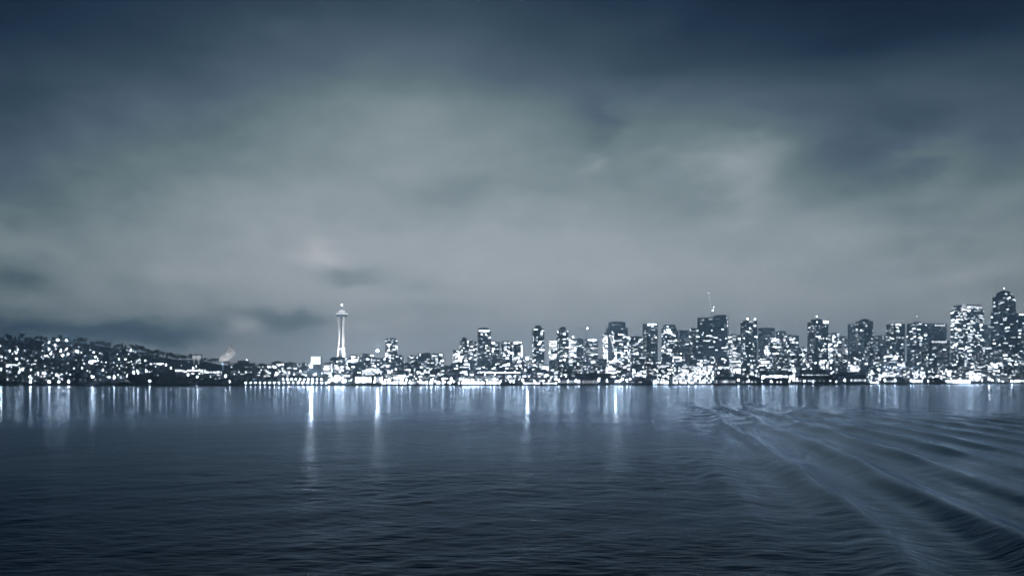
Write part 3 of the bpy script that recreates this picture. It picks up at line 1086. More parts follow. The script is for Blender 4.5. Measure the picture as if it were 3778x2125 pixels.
def make_cranes():
    # hammerhead crane
    D = lay(2130, 2180, 5) + 10
    p = at(2164.7, 1300, D)
    gz = tz(p.x, p.y)
    t = thing('tower_crane', (p.x, p.y, gz), 'hammerhead crane with a level jib over the unfinished block', 'crane')
    top = at(0, 1212, D).z - gz
    s = D / F_PX
    b = MB()
    lattice(b, (0, 0, 0), (0, 0, top), 1.2, 22)
    b.build('mast', M['steel'], t)
    b = MB()
    lattice(b, (0, 0, top), (-34 * s, 0, top + .5), 1.1, 14)
    b.build('jib', M['steel'], t)
    b = MB()
    lattice(b, (0, 0, top), (14 * s, 0, top), 1.1, 6)
    b.box(10 * s, 14 * s, -1.6, 1.6, top - 3.5, top - 1.2, bottom=True)
    b.build('counter_jib', M['steel'], t)
    b = MB()
    lattice(b, (0, 0, top), (0, 0, top + 10), .8, 4)
    b.bar((0, 0, top + 10), (-26 * s, 0, top + 1.5), .18, n=5)
    b.bar((0, 0, top + 10), (12 * s, 0, top + 1.2), .18, n=5)
    b.build('apex', M['steel'], t)
    rooftop_light(t, 2.5, -1.5, top + .5, 1.7)
    # luffing cranes
    for (lab, x0, y0, x1, y1, l, lit) in (
            ('luffing crane with a white lit boom before the mist-topped tower', 2270, 1308, 2250, 1237, 2, True),
            ('tall luffing crane with a steep boom on the roof of the massive broad tower', 2627, 1148, 2614.6, 1081, 4, False)):
        D = lay(2270, 2270, 2) if lit else lay(2573, 2689, 4) - 8
        p = at(x0, y0, D)
        gz = tz(p.x, p.y) if lit else at(0, 1173, D).z
        t = thing('tower_crane', (p.x, p.y, gz), lab, 'crane')
        h = p.z - gz
        e = at(x1, y1, D) - p
        b = MB()
        lattice(b, (0, 0, 0), (0, 0, h), 1.2, 16 if lit else 6)
        b.build('mast', M['steel'], t)
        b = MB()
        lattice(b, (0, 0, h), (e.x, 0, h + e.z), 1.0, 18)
        b.build('boom', GL[2] if lit else GL[1], t)  # light falling on the boom is put in as glow of its material
        b = MB()
        b.box(-1, 9, -1.6, 1.6, h - 2, h + 1.5, bottom=True)
        b.bar((4, 0, h + 1), (7, 0, h + 13), .4, .3)
        b.bar((7, 0, h + 13), (e.x * .9, 0, h + e.z * .9), .16, n=5)
        b.build('machine_deck', M['steel'], t)
        rooftop_light(t, e.x, -.5, h + e.z, .6, False)
        rooftop_light(t, 2.0, -1.8, h + 1.5, 1.0 if not lit else 2.2)
        if not lit:
            rooftop_light(t, 7, -.5, h + 14, .7, False)


make_cranes()


# ------------------------------------------------------------------ trees
def make_tree(kind, seed):
    g = random.Random(seed)
    t = link('shade_tree' if kind == 'broad' else 'conifer_tree', None)
    h = 1.0
    b = MB()
    b.bar((0, 0, -.08), (0, 0, .62), .035, .012, 6)
    c = MB()
    if kind == 'broad':
        for i in range(6):
            a = g.uniform(0, 6.28)
            b.bar((0, 0, g.uniform(.2, .42)), (math.cos(a) * .25, math.sin(a) * .25, g.uniform(.5, .75)), .014, .005, 5)
        clumps = [(g.gauss(0, .17), g.gauss(0, .17), g.uniform(.38, .9)) for _ in range(15)]
        for (x, y, z) in clumps:
            r = g.uniform(.10, .19) * (1.1 - .4 * abs(z - .6))
            for _ in range(34):
                v = Vector((g.gauss(0, 1), g.gauss(0, 1), g.gauss(0, .8))).normalized() * r * g.uniform(.5, 1.05)
                leaf(c, Vector((x, y, z)) + v, g, .05)
    else:
        n = 13
        for i in range(n):
            z = .14 + .84 * i / n
            r = .23 * (1 - (i / n)) ** .85 + .02
            for _ in range(max(8, int(40 * (1 - i / n)))):
                a = g.uniform(0, 6.28)
                rr = r * math.sqrt(g.random()) * g.uniform(.7, 1.12)
                leaf(c, Vector((math.cos(a) * rr, math.sin(a) * rr, z - rr * .35 + g.uniform(-.03, .03))), g, .05)
    b.build('trunk', M['bark'], t)
    c.build('crown', M['foliage'], t)
    return t


def leaf(c, p, g, s):
    u = Vector((g.gauss(0, 1), g.gauss(0, 1), g.gauss(0, 1))).normalized()
    w = u.orthogonal().normalized()
    s *= g.uniform(.7, 1.4)
    c.quad(tuple(p - u * s), tuple(p + w * s * .6), tuple(p + u * s), tuple(p - w * s * .6))


def plant(protos):
    g = random.Random(3)
    used = set()

    def put(kind, xs, D, h, label, group):
        pr = protos[kind][g.randrange(len(protos[kind]))]
        k = (xs - CX) / F_PX
        if pr.name in used:
            t = copy_tree(pr)
        else:
            t = pr
            used.add(pr.name)
        t.location = (k * D, D, tz(k * D, D) - .2)
        t.scale = (h * g.uniform(.9, 1.35), h * g.uniform(.9, 1.35), h)
        t.rotation_euler = (0, 0, g.uniform(0, 6.28))
        cat = 'tree'
        tag(t, which(label, xs), cat, group)

    for i in range(74):     # along the ridge
        xs = -20 + 900 * (i + g.uniform(-.4, .4)) / 74
        kind = g.choice(('broad', 'broad', 'conifer'))
        put(kind, xs, shore_d(xs) + 850 + g.uniform(-60, 30), g.uniform(13, 25), ('rounded' if kind == 'broad' else 'pointed') + ' dark tree on the ridge of the lit hill', 'trees along the hill ridge')
    for i in range(80):     # among the houses
        xs = g.uniform(-20, 880)
        kind = g.choice(('broad', 'conifer'))
        put(kind, xs, shore_d(xs) + g.uniform(150, 780), g.uniform(9, 17), ('rounded' if kind == 'broad' else 'pointed') + ' dark tree between the hillside houses', 'trees between the hillside houses')
    for i in range(70):     # dark bank by the water
        xs = 480 + 480 * (i + g.uniform(-.5, .5)) / 70
        kind = g.choice(('broad', 'broad', 'conifer'))
        h = g.uniform(15, 27) if xs < 660 else g.uniform(9, 16)
        put(kind, xs, shore_d(xs) + g.uniform(40, 140), h, ('rounded' if kind == 'broad' else 'pointed') + ' black tree in the dark belt at the water', 'trees of the dark shore belt')
    for i in range(24):
        xs = 980 + 260 * (i + g.uniform(-.4, .4)) / 24
        put('broad', xs, shore_d(xs) + g.uniform(160, 420), g.uniform(11, 18), 'rounded dark tree on the slope before the needle', 'trees before the needle')
    for i in range(8):
        xs = 1628 + 6 * i
        put('broad', xs, shore_d(xs) + 430 + g.uniform(-20, 20), g.uniform(20, 30), 'rounded dark tree on the wooded rise', 'trees of the wooded rise')
    for i in range(46):
        xs = 1420 + 2350 * (i + g.uniform(-.4, .4)) / 46
        put('broad', xs, shore_d(xs) + g.uniform(60, 110), g.uniform(7, 11), 'small dark street tree on the city waterfront', 'street trees on the waterfront')


plant({'broad': [make_tree('broad', 1), make_tree('broad', 2), make_tree('broad', 3)],
       'conifer': [make_tree('conifer', 4), make_tree('conifer', 5)]})


# ------------------------------------------------------------------ houses on the hill
def make_house(seed):
    g = random.Random(seed)
    t = link('hillside_house', None)
    w, d, h = g.uniform(11, 15), g.uniform(9, 12), g.uniform(6, 8.5)
    b = MB()
    b.box(-w / 2, w / 2, -d / 2, d / 2, -5, h)
    rh = g.uniform(2.6, 4)
    b.tri((-w / 2, -d / 2, h), (-w / 2, d / 2, h), (-w / 2, 0, h + rh))
    b.tri((w / 2, d / 2, h), (w / 2, -d / 2, h), (w / 2, 0, h + rh))
    b.build('wall', M['siding'], t)
    b = MB()
    for s in (-1, 1):
        b.quad((-w / 2 - .6, s * (d / 2 + .7), h - .5), (w / 2 + .6, s * (d / 2 + .7), h - .5), (w / 2 + .6, 0, h + rh + .2), (-w / 2 - .6, 0, h + rh + .2))
    rf = b.build('roof', M['shingle_roof'], t)
    b = MB()
    b.box(w * .2, w * .2 + 1.2, -.6, .6, h + rh * .4, h + rh + 1.8)
    b.build('chimney', M['brick'], rf)
    b = MB()
    b.box(-.6, .6, -d / 2 - .15, -d / 2, .1, 2.4, bottom=True)
    b.build('door', M['dark_glass'], t)
    f = (Vector((0, -d / 2, 0)), Vector((1, 0, 0)), Vector((0, -1, 0)))
    for (u, v, ww, hh, p) in ((-.28, .32, .22, 1.7, .45), (.28, .32, .24, 1.7, .4), (-.28, .76, .2, 1.6, .25), (.05, .76, .16, 1.6, .2), (.3, .76, .2, 1.6, .25)):
        if g.random() < p:
            lit_window(t, f, u * w, v * h, ww * w, hh, pick((.2, .35, .3, .14, .01)))
        else:
            q = MB()
            q.box(u * w - ww * w / 2, u * w + ww * w / 2, -d / 2 - .12, -d / 2, v * h - hh / 2, v * h + hh / 2, bottom=True)
            q.build('window', M['dark_glass'], t)
    return t


def make_hill():
    g = random.Random(17)
    protos = [make_house(s) for s in range(8)]
    used = set()
    rows = [130, 200, 265, 335, 405, 475, 545, 620, 700, 775]
    names = ['lowest', 'second', 'third', 'fourth', 'fifth', 'sixth', 'seventh', 'eighth', 'ninth', 'topmost']
    for ri, off in enumerate(rows):
        x = -14 + g.uniform(0, 20)
        xe = 480 if ri < 2 else 640 - ri * 6
        n = 0
        while x < xe:
            D = shore_d(x) + off + g.uniform(-22, 22)
            k = (x - CX) / F_PX
            pr = g.choice(protos)
            if pr.name in used:
                t = copy_tree(pr)
            else:
                t = pr
                used.add(pr.name)
            t.location = (k * D, D, tz(k * D, D) + .6)
            t.rotation_euler = (0, 0, g.uniform(-.5, .5))
            n += 1
            tag(t, 'gabled house, number %s from left in the %s row of the lit hill' % (ordinal(n - 1), names[ri]), 'house', 'houses on the lit hill')
            x += g.uniform(24, 46)
    flats = [(22, 80, 1346, 'long white-lit flats low on the hill near the picture edge'), (73, 119, 1358, 'second long white-lit flats one row below the first'),
             (262, 302, 1294, 'flats with a lit top gallery high on the hill'), (328, 364, 1331, 'flats with one glaring strip of light half way down the hill end'),
             (385, 452, 1390, 'lit grandstand-like flats at the foot of the hill'), (436, 478, 1325, 'flats with bright paired windows near the hill end'),
             (552, 606, 1342, 'stepped flats with a row of white lamps beyond the hill'), (155, 200, 1376, 'blocky lit flats just above the shore road'),
             (0, 24, 1316, 'sloping bright flats at the picture edge'), (205, 235, 1380, 'small flats with tall lit bays above the shore road'),
             (100, 140, 1330, 'mid-slope flats with broken lit rows'), (160, 190, 1312, 'mid-slope flats with a bright corner stair'),
             (646, 690, 1366, 'long low works with an unbroken lit band behind the dark belt'), (690, 758, 1366, 'long low works with a broken lit band behind the dark belt'),
             (760, 818, 1372, 'low shed with a thin lit line beside the steam plume'), (500, 540, 1330, 'flats half hidden by the dark belt trees')]
    for (x0, x1, y, lab) in flats:
        c = (x0 + x1) / 2
        # walk back until the ground meets the sight line
        D = shore_d(c) + 90
        while D < shore_d(c) + 800 and tz((c - CX) / F_PX * D, D) < at(0, y + 12, D).z:
            D += 8
        t, w, d, H = block('flats', lab, 'building', x0, x1, y - 3, D, 'low', 'mech', 'siding', R(g.uniform(-6, 8)), .5, 1424, 'flats on the lit hill', depth=16, cap=14)
        f = (Vector((0, -d / 2, 0)), Vector((1, 0, 0)), Vector((0, -1, 0)))
        nn = max(2, int(w / 9))
        for i in range(nn):
            if g.random() < .8:
                lit_window(t, f, -w / 2 + (i + .5) * w / nn, H - 3.2, w / nn * g.uniform(.55, .95), 2.8, g.choice((2, 3, 3, 4)), off=.4)
    # flat dark building with a roof block beside the plume
    D = shore_d(900) + 300
    t, w, d, H = block('warehouse', 'broad black flat building with a roof block beside the steam plume', 'building', 851, 948, 1341, D, 'dark', 'flat', 'dark_concrete', 0, .3, 1380, depth=40, cap=6)
    b = MB()
    b.box(-w * .23, w * .2, -d * .3, d * .3, H + .05, H + 8)
    b.build('roof_block', M['dark_concrete'], t)
    f = (Vector((0, -d / 2, 0)), Vector((1, 0, 0)), Vector((0, -1, 0)))
    for i in range(9):
        lit_window(t, f, -w / 2 + (i + .5) * w / 9, H - 24 + random.choice((0, -5)), w / 9 * random.uniform(.4, .9), 2.6, random.choice((1, 2, 3, 3)))
    rooftop_light(t, w * .22, -d * .3, H + 9, .8)
    # grey neighbours along to the needle
    for i, (x0, x1, y) in enumerate(((950, 1000, 1346), (1002, 1046, 1337), (1048, 1100, 1340), (1102, 1142, 1342), (1190, 1216, 1352), (960, 1030, 1362), (1040, 1112, 1366), (1120, 1190, 1368))):
        D = shore_d(x0) + (430 if i < 5 else 260)
        block('slope_block', '%s block, number %s from left between black flat building and needle' % ('upper' if i < 5 else 'lower', ordinal(i if i < 5 else i - 5)), 'building',
              x0, x1, y, D, 'low', 'mech', 'brick', R(3), .5, 1392, 'blocks on the slope before the needle', depth=18, cap=20)
    # floodlit hall: glowing panels, not windows, stand in for its lit front
    D = shore_d(1167) + 640
    t, w, d, H = block('floodlit_hall', 'small hall floodlit blazing white with three peaked dark bays', 'building', 1147, 1188, 1316, D, 'dark', 'flat', 'white_paint', R(2), .6, 1300, cap=0)
    f = (Vector((0, -d / 2, 0)), Vector((1, 0, 0)), Vector((0, -1, 0)))
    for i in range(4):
        lit_window(t, f, w * (-.375 + .25 * i), H - 12.5, w * .16, 24, 4, off=.5, mesh=HALL_GLOW_PANEL)
    for i in range(3):
        b = MB()
        x = w * (-.25 + .25 * i)
        b.tri((x - w * .08, -d / 2 - .8, H - 20), (x + w * .08, -d / 2 - .8, H - 20), (x, -d / 2 - .8, H - 8))
        b.tri((x - w * .08, -d / 2 - .6, H - 20), (x, -d / 2 - .6, H - 8), (x + w * .08, -d / 2 - .6, H - 20))
        b.build('peaked_bay', M['needle_dark'], t)
    lit_window(t, f, 0, H - 1.6, w * .98, 2.4, 4, off=.6, mesh=HALL_GLOW_PANEL)
    # flared pylons, their floodlighting put in as glow of shaft and cup
    for i, (xs, wd) in enumerate(((716, 13), (733, 17))):
        D = shore_d(725) + 700
        s = D / F_PX
        p = at(xs, 1340, D)
        t = thing('flared_pylon', (p.x, p.y, p.z - 6), '%s pale floodlit goblet-shaped pylon on the end of the hill' % ('narrower' if i == 0 else 'wider'), 'pylon')
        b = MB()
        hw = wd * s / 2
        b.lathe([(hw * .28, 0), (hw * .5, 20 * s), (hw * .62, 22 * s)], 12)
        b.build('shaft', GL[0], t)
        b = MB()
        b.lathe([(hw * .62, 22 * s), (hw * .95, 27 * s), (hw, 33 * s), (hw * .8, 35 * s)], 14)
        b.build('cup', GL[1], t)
        b = MB()
        for a in range(6):
            b.bar((hw * .8 * math.cos(a), hw * .8 * math.sin(a), 34 * s), (hw * 1.05 * math.cos(a), hw * 1.05 * math.sin(a), 39 * s), .3, .15, 5)
        b.build('horns', M['steel'], t)


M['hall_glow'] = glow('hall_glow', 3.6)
HALL_GLOW_PANEL = unit_pane(M['hall_glow'])
make_hill()


# ------------------------------------------------------------------ waterfront sheds and strips
def shed(name, label, x0, x1, ytop, off, bays, lvl, roof='gable', ybot=None, dep=26, glowh=.5, mat='timber', p=.85):
    c = (x0 + x1) / 2
    D = shore_d(c) + off
    w, d, cx = fit_box(x0, x1, D, 0.0, 1, dep)
    gz = 2.0
    H = at(0, ytop, D).z - gz
    t = thing(name, (cx, D, gz), label, 'building')
    b = MB()
    b.box(-w / 2, w / 2, -d / 2, d / 2, 0, H)
    b.build('wall', M[mat], t)
    roofing(t, w, d, H, roof)
    f = (Vector((0, -d / 2, 0)), Vector((1, 0, 0)), Vector((0, -1, 0)))
    for i in range(bays):
        if random.random() < p:
            hh = H * glowh
            lit_window(t, f, -w / 2 + (i + .5) * w / bays, H * .52, w / bays * random.uniform(.55, .92), hh * random.uniform(.7, 1), max(0, min(4, lvl + random.choice((-2, -1, -1, 0, 0)))), off=.3)
    b = MB()
    for i in range(bays + 1):
        x = -w / 2 + i * w / bays
        b.box(x - .4, x + .4, -d / 2 - .6, -d / 2, 0, H)
    tag(b.build('pilasters', M[mat], t), kind='stuff')
    return t


def make_shore():
    shed('pier_shed', 'long lit promenade shed on the shore past the needle', 1400, 1541, 1405, 26, 30, 3, 'flat', glowh=.75)
    shed('pier_shed', 'bright glass-fronted pier shed next past the promenade shed', 1545, 1667, 1403, 32, 18, 4, 'flat', glowh=.6)
    shed('long_shed', 'white lit strip shed behind the promenade at the needle side', 1310, 1420, 1384, 120, 12, 3, 'flat', glowh=.7)
    shed('cruise_terminal', 'wide white terminal with lit upper deck below the ring-topped tower', 1700, 1840, 1386, 40, 16, 2, 'flat', glowh=.35, mat='white_paint')
    shed('pier_shed', 'bright low quay hall in front of the white terminal', 1690, 1846, 1405, 12, 24, 4, 'flat', glowh=.7, dep=12)
    # viaduct
    for (lab, xa, xb, yd, off, lvl) in (('dark elevated road with dots of light behind the white terminal', 1630, 1771, 1376, 130, 1),
                                        ('elevated road with a glowing rail on tall piers beside the white terminal', 1772, 1920, 1374, 130, 3)):
        D = shore_d((xa + xb) / 2) + off
        w = (xb - xa) / F_PX * D
        z1 = at(0, yd, D).z
        t = thing('viaduct', (((xa + xb) / 2 - CX) / F_PX * D, D, 3.5), lab, 'bridge')
        b = MB()
        b.box(-w / 2, w / 2, -7, 7, z1 - 6.5, z1 - 4.5, bottom=True)
        b.box(-w / 2, w / 2, -7.3, -6.9, z1 - 4.6, z1 - 3.4, bottom=True)
        b.build('deck', M['concrete'], t)
        n = 9
        for i in range(n):
            x = -w / 2 + (i + .5) * w / n
            b = MB()
            b.box(x - 1, x + 1, -5, -3, -1, z1 - 6.5)
            b.box(x - 1, x + 1, 3, 5, -1, z1 - 6.5)
            b.build('pier', M['concrete'], t)
        f = (Vector((0, -7.3, 0)), Vector((1, 0, 0)), Vector((0, -1, 0)))
        for i in range(20):
            if random.random() < (.95 if lvl > 1 else .5):
                lit_window(t, f, -w / 2 + (i + .5) * w / 20, z1 - 4.0, w / 20 * (.9 if lvl > 1 else .35), 1.6, lvl, name='rail_light')
    shed('pier_shed', 'low dark quay shed with a lit base below the drum-topped towers', 1930, 2055, 1408, 20, 14, 3, 'flat', glowh=.5)
    shed('net_shed', 'black pier shed with a chequer of faint windows below the hammerhead crane', 2062, 2206, 1399, 30, 22, 1, 'gable', glowh=.6)
    shed('long_shed', 'long shed with a beaded string of lights above the chequered pier', 2120, 2252, 1378, 110, 20, 3, 'flat', glowh=.3)
    shed('pier_shed', 'dark pier shed behind three tall quay lamps', 2215, 2400, 1401, 36, 12, 1, 'gable', glowh=.3, p=.5)
    shed('pier_shed', 'white glowing arcade at the side of the stepped glass hall', 2404, 2470, 1403, 18, 14, 4, 'flat', glowh=.8)
    # stepped glass hall
    D = shore_d(2545) + 95
    w, d, cx = fit_box(2468, 2624, D, 0, 1, 50)
    t = thing('glass_hall', (cx, D, 3), 'stepped glass hall blazing in a white grid on the shore', 'building')
    z1, z2, z3 = (at(0, y, D).z - 3 for y in (1384, 1366, 1351))
    b = MB()
    b.box(-w / 2, w / 2, -25, 25, 0, z1)
    b.box(-w * .34, w * .49, -17, 24, z1, z2)
    b.box(-w * .32, w * .46, -9, 23, z2, z3)
    b.build('wall', M['concrete'], t)
    b = MB()
    b.box(-w * .5 - .6, w * .5 + .6, -25.6, -17.1, z1, z1 + .7)
    b.box(-w * .34 - .6, w * .49 + .6, -17.6, -9.1, z2, z2 + .7)
    b.box(-w * .32 - .6, w * .46 + .6, -9.6, 23.6, z3, z3 + .8)
    b.build('roof', M['roofing'], t)
    for (a, e, y, za, zb, rows, cols, lv) in ((-.5, .5, -25, 0, z1, 4, 22, (1, 2, 2, 3)), (-.34, .49, -17, z1, z2, 4, 18, (1, 2, 3, 3)), (-.32, .46, -9, z2, z3, 3, 16, (0, 1, 2, 2))):
        f = (Vector((0, y, 0)), Vector((1, 0, 0)), Vector((0, -1, 0)))
        for r_ in range(rows):
            for c_ in range(cols):
                if random.random() < .78:
                    lit_window(t, f, w * (a + (e - a) * (c_ + .5) / cols), za + (zb - za) * (r_ + .55) / rows, w * (e - a) / cols * .82, (zb - za) / rows * .7, random.choice(lv))
    shed('pier_shed', 'pale pier shed with a gabled roof next past the stepped glass hall', 2631, 2714, 1399, 16, 10, 2, 'gable', glowh=.55, mat='pale_concrete')
    shed('pier_shed', 'dark gabled pier shed below the two-lamp tower', 2722, 2810, 1400, 24, 12, 2, 'gable', glowh=.4, p=.6)
    shed('pier_shed', 'dark gabled pier shed below the skyline gap', 2816, 2915, 1401, 24, 14, 2, 'gable', glowh=.4, p=.6)
    shed('long_shed', 'shed with a beaded white band of light behind the gabled piers', 2800, 2924, 1369, 130, 18, 4, 'flat', glowh=.3)
    shed('pier_shed', 'broad black pier shed below the tall speckled tower', 2935, 3075, 1393, 30, 16, 2, 'gable', glowh=.3, p=.6)
    shed('long_shed', 'shed with a white band of light behind the broad black pier', 2940, 3056, 1364, 130, 16, 3, 'flat', glowh=.3)
    shed('pier_shed', 'black pier shed with a lit quay end below the domed tower', 3080, 3196, 1390, 30, 14, 2, 'gable', glowh=.3, p=.55)
    shed('long_shed', 'glaring unbroken white strip of light behind the pier below the domed tower', 3086, 3194, 1373, 110, 14, 4, 'flat', glowh=.35, p=1)
    shed('pier_shed', 'low quay hall with a white lit front past the domed tower pier', 3200, 3246, 1408, 14, 8, 4, 'flat', glowh=.7)
    shed('pier_shed', 'long dark pier shed below the roof-frame tower', 3252, 3340, 1398, 30, 10, 1, 'gable', glowh=.4, p=.5)
    shed('pier_shed', 'low lit quay hall below the spired tower', 3352, 3402, 1396, 22, 8, 4, 'flat', glowh=.6)
    shed('pier_shed', 'unlit black pier shed beside the column-fronted shed', 3405, 3472, 1396, 26, 6, 0, 'flat', glowh=.3, p=.2)
    shed('pier_shed', 'white blazing pier shed with a row of dark columns below the brightest tower', 3477, 3580, 1399, 14, 9, 4, 'flat', glowh=.8, p=1)
    shed('pier_shed', 'pale blank shed at the shore below the tallest tower', 3655, 3722, 1385, 40, 5, 0, 'flat', glowh=.7, mat='pale_concrete')
    shed('pier_shed', 'lit shed at the edge of the picture on the shore', 3726, 3800, 1397, 24, 8, 3, 'flat', glowh=.5)


make_shore()


# ------------------------------------------------------------------ lamps
def make_lamp(name, h, r, mt):
    t = link(name, None)
    b = MB()
    b.bar((0, 0, -1), (0, 0, h - r * .9), .22, .14, 6)
    b.build('pole', M['steel'], t)
    b = MB()
    b.lathe([(.5, h - r * 1.15), (r * .75, h - r * .8), (r * .5, h - r * .8)], 10)
    b.build('collar', M['steel'], t)
    o = link('globe', ball(mt, 'globe'), t)
    o.location = (0, 0, h)
    o.scale = (r, r, r)
    return t


def make_lamps():
    g = random.Random(23)
    small = make_lamp('street_lamp', 8.0, 1.0, M['lamp_glass'])
    big = make_lamp('flood_lamp', 16.0, 1.7, M['flood_glass'])
    blaze = make_lamp('flood_lamp', 16.0, 1.7, M['beam_glass'])
    porch = make_lamp('street_lamp', 8.0, 1.0, M['porch_glass'])
    used = set()

    def put(pr, xs, D, label, group, z=None, s=1.0, ys=None, cat='street lamp', light=0):
        t = copy_tree(pr) if pr.name in used else pr
        used.add(pr.name)
        k = (xs - CX) / F_PX
        h = 8.0 if pr in (small, porch) else 16.0
        zz = tz(k * D, D) if z is None else z
        t.location = (k * D, D, zz)
        t.scale = (s, s, s)
        if ys is not None:                 # stretch the pole to the height it has
            zs = (at(0, ys, D).z - zz) / h
            t.scale = (s, s, max(.4, zs))
            for c in t.children:
                if c.name.startswith('globe'):
                    c.scale = (c.scale[0], c.scale[1], c.scale[0] * s / max(.4, zs))
        if light:
            rr = (1.7 if h > 10 else 1.0) * s * 1.06
            ld = bpy.data.lights.new('lamp_light', 'POINT')
            ld.shadow_soft_size = rr
            ld.energy = light * 39.5 * rr * rr
            ld.color = (1, .97, .94)
            lo = bpy.data.objects.new('lamp_light', ld)
            COL.objects.link(lo)
            lo.parent = t
            lo.location = (0, 0, h)
        tag(t, label if pr in (big, blaze) and 'tall twin' not in label else which(label, xs), cat, group)

    for i in range(18):
        xs = 907 + 17.45 * i
        put(small, xs, shore_d(xs) + 6, 'globe lamp in the even waterside row', 'lamps in the waterside row before the needle', 4.4, 1.15, 1417, light=60 if i % 3 else 160)
    for i, xs in enumerate((1045, 1060, 1075, 1091, 1107, 1123, 1137, 1153, 1169, 1185)):
        put(small, xs, shore_d(xs) + 90, 'globe lamp in the upper row above the waterside row', 'lamps in the upper row before the needle', 6, 1.3, 1399, light=70)
    for (xs, ys) in ((1102, 1409), (1119, 1409), (1136, 1409), (1153, 1409)):
        put(small, xs, shore_d(xs) + 50, 'globe lamp between the two lamp rows', 'lamps between the two rows', 5, 1.1, ys)
    for (xs, ys, s, lab) in ((1148, 1352, 1.5, 'blazing flood lamp below the floodlit hall'), (1393, 1294, 1.3, 'high flood lamp with a halo between needle and slab tower'),
                             (1214, 1412, .9, 'flood lamp at the waterside row end'), (1266, 1420, 1.0, 'flood lamp at the water edge right below the needle'),
                             (1945, 1322, 1.6, 'big round flood lamp below the gap after the outlined block'), (2271, 1322, 1.5, 'flood lamp at the foot of the white luffing crane'),
                             (2618, 1328, 1.5, 'flood lamp half way down below the big crane tower'), (2936, 1360, 1.7, 'flood lamp above the beaded shed below the skyline gap'),
                             (3291, 1383, 2.6, 'brightest flood lamp of the shore below the roof-frame tower'), (3376, 1381, 1.7, 'flood lamp below the spired tower'),
                             (3110, 1356, 1.4, 'flood lamp on the rise below the domed tower'), (3143, 1348, 1.6, 'twin flood lamp on the rise below the domed tower'),
                             (3060, 1347, 1.3, 'flood lamp below the tall speckled tower'), (3042, 1417, 1.2, 'flood lamp on the quay below the tall speckled tower'),
                             (3650, 1398, 1.4, 'flood lamp on the quay before the pale blank shed'), (3733, 1410, 1.2, 'flood lamp at the water near the picture edge'),
                             (2284, 1412, 1.1, 'round flood lamp on the quay by the three tall lamps'), (2144, 1378, 1.2, 'flood lamp above the chequered pier'),
                             (112, 1415, 1.1, 'first large lamp on the shore below the hill'), (182, 1415, 1.0, 'second large lamp on the shore below the hill'),
                             (217, 1415, .7, 'small lamp between the large shore lamps below the hill'), (253, 1415, 1.0, 'third large lamp on the shore below the hill'),
                             (232, 1311, 1.2, 'large flood lamp half way up the hill'), (213, 1254, 1.3, 'first glaring flood lamp on the hill ridge'),
                             (246, 1256, 1.2, 'second glaring flood lamp on the hill ridge'), (3, 1362, 1.2, 'flood lamp on the hill at the picture edge'),
                             (342, 1390, 1.1, 'flood lamp at the hill foot with a long reflection'), (848, 1408, .45, 'flood lamp at the end of the dark belt'),
                             (728, 1390, .9, 'flood lamp in the dark belt below the flared pylons'), (552, 1405, .8, 'flood lamp among the dark belt trees'),
                             (1586, 1369, 1.1, 'flood lamp before the wooded rise')):
        if ys > 1395:
            D = shore_d(xs) + 8
        elif xs == 1148:
            D = shore_d(xs) + 200
        elif xs in (1945, 2271):
            D = shore_d(xs) + 165
        else:
            D = shore_d(xs) + 60
            k = (xs - CX) / F_PX
            while D < shore_d(xs) + 800 and tz(k * D, D) + 16 < at(0, ys, D).z:
                D += 8
        put(blaze if xs in (1148, 1393, 3291, 2936, 1945) else big, xs, D, lab, 'flood lamps of the shore', None, s, ys, 'flood lamp', 3200 if xs == 1148 else 4200 if xs == 1393 else 1800 if xs == 3291 else 550 if xs in (1945, 2271) else 900 if xs in (2936, 1266, 2144) else 420 if xs > 3000 else 160)
    for i, xs in enumerate((2297, 2325, 2354, 2381)):
        put(big, xs, shore_d(xs) + 14, 'tall twin quay lamp before the dark pier shed', 'tall quay lamps before the dark pier shed', 4.4, .8, 1398, 'flood lamp', 110)
    for i in range(86):
        xs = 1225 + 2545 * (i + g.uniform(-.45, .45)) / 86
        put(small, xs, shore_d(xs) + g.uniform(3, 12), 'small globe lamp on the city quay', 'lamps of the city quay', 4.4, g.uniform(.6, 1.25), light=g.choice((0, 0, 120, 420)))
    for i in range(96):
        xs = 1225 + 2545 * (i + g.uniform(-.45, .45)) / 96
        put(small, xs, shore_d(xs) + g.choice((150, 262, 390)) + g.uniform(-10, 10), 'street lamp between the blocks behind the city quay', 'lamps between the city blocks', None, g.uniform(.7, 1.3))
    for i in range(104):
        xs = g.uniform(0, 500) if i < 84 else g.uniform(500, 860)
        D = shore_d(xs) + (g.uniform(110, 800) if i < 84 else g.uniform(150, 640))
        put(g.choice((small, porch, porch)), xs, D, 'street lamp on the lit hill', 'street lamps on the lit hill', None, g.choice((.6, .8, 1.0, 1.25)))


make_lamps()


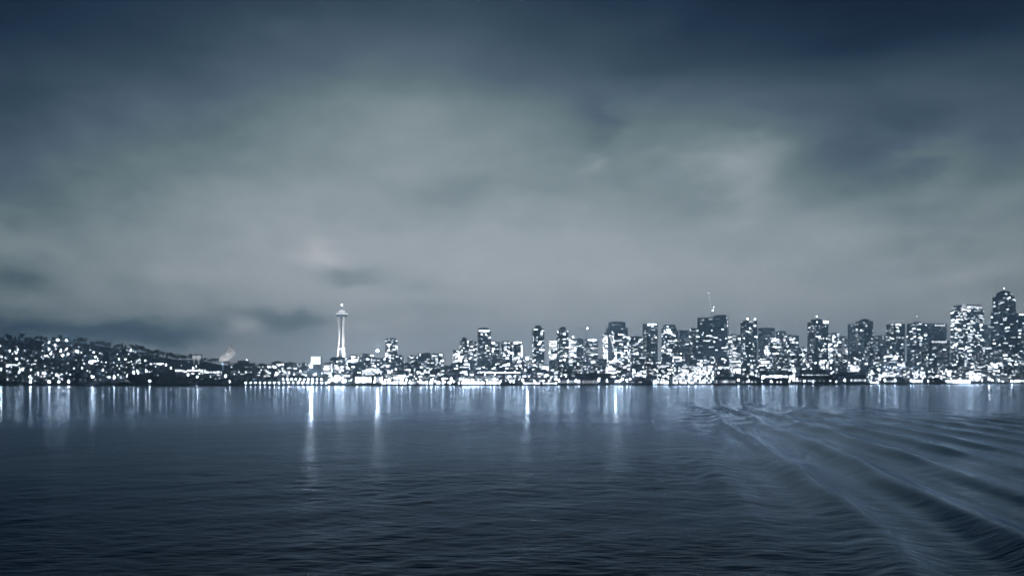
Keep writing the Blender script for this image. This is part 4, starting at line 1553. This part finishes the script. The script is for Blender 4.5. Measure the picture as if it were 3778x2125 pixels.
# ------------------------------------------------------------------ steam plume
def make_plume():
    D = shore_d(840) + 560
    b = MB()
    for (xs, ys, r) in ((815, 1330, 9), (825, 1322, 13), (838, 1318, 13), (848, 1306, 15), (852, 1294, 15), (851, 1282, 12), (862, 1308, 11)):
        p = at(xs, ys, D)
        rr = r * D / F_PX
        b.lathe([(0.0, p.z - rr)] + [(rr * math.cos(a), p.z + rr * math.sin(a)) for a in np.linspace(-1.3, 1.3, 9)] + [(0.0, p.z + rr)], 14, p.x, p.y)
    o = b.build('steam', None)
    rm = o.modifiers.new('remesh', 'REMESH')
    rm.mode = 'VOXEL'
    rm.voxel_size = 3.0
    mt = bpy.data.materials.new('steam')
    mt.use_nodes = True
    nt = mt.node_tree
    nt.nodes.clear()
    out = nt.nodes.new('ShaderNodeOutputMaterial')
    v = nt.nodes.new('ShaderNodeVolumePrincipled')
    v.inputs['Color'].default_value = (.92, .95, .98, 1)
    geo = nt.nodes.new('ShaderNodeNewGeometry')
    n = nt.nodes.new('ShaderNodeTexNoise')
    n.inputs['Scale'].default_value = .07
    n.inputs['Detail'].default_value = 3
    nt.links.new(geo.outputs['Position'], n.inputs['Vector'])
    mr = nt.nodes.new('ShaderNodeMapRange')
    mr.inputs[1].default_value, mr.inputs[2].default_value = .4, .75
    mr.inputs[3].default_value, mr.inputs[4].default_value = 0.0, .2
    nt.links.new(n.outputs['Fac'], mr.inputs[0])
    nt.links.new(mr.outputs[0], v.inputs['Density'])
    nt.links.new(v.outputs[0], out.inputs['Volume'])
    o.data.materials.clear()
    o.data.materials.append(mt)
    tag(o, 'white steam plume drifting up over the low works', kind='stuff')
    p = at(822, 1338, D)
    gz = tz(p.x, p.y)
    t = thing('chimney_stack', (p.x, p.y, gz), 'short stack at the foot of the white steam plume', 'chimney')
    s = MB()
    h = max(6.0, p.z - gz)
    s.bar((0, 0, -1), (0, 0, h), 2.2, 1.6, 12)
    s.build('shaft', M['concrete'], t)
    ld = bpy.data.lights.new('plume_fill_light', 'SPOT')  # added spot without a fixture, there to brighten the plume
    ld.spot_size = R(120)
    ld.spot_blend = .4
    ld.energy = 5.5e5
    ld.color = (1, .97, .94)
    ld.shadow_soft_size = 1.0
    lo = bpy.data.objects.new('plume_fill_light', ld)
    COL.objects.link(lo)
    lo.parent = t
    lo.location = (14, -34, h - 12)
    lo.rotation_euler = (R(180 - 35), 0, 0)


make_plume()


# ------------------------------------------------------------------ haze over the bay
def make_haze():
    b = MB()
    b.box(-5600, 5600, -4900, 5400, -5, 345, bottom=True)
    o = b.build('haze', None)
    mt = bpy.data.materials.new('haze')
    mt.use_nodes = True
    nt = mt.node_tree
    nt.nodes.clear()
    out = nt.nodes.new('ShaderNodeOutputMaterial')
    v = nt.nodes.new('ShaderNodeVolumePrincipled')
    v.inputs['Color'].default_value = (.47, .73, 1.0, 1)
    v.inputs['Density'].default_value = 2.3e-4
    v.inputs['Anisotropy'].default_value = 0.72
    nt.links.new(v.outputs[0], out.inputs['Volume'])
    o.data.materials.clear()
    o.data.materials.append(mt)
    tag(o, 'thin night haze over the bay and city', kind='stuff')


make_haze()
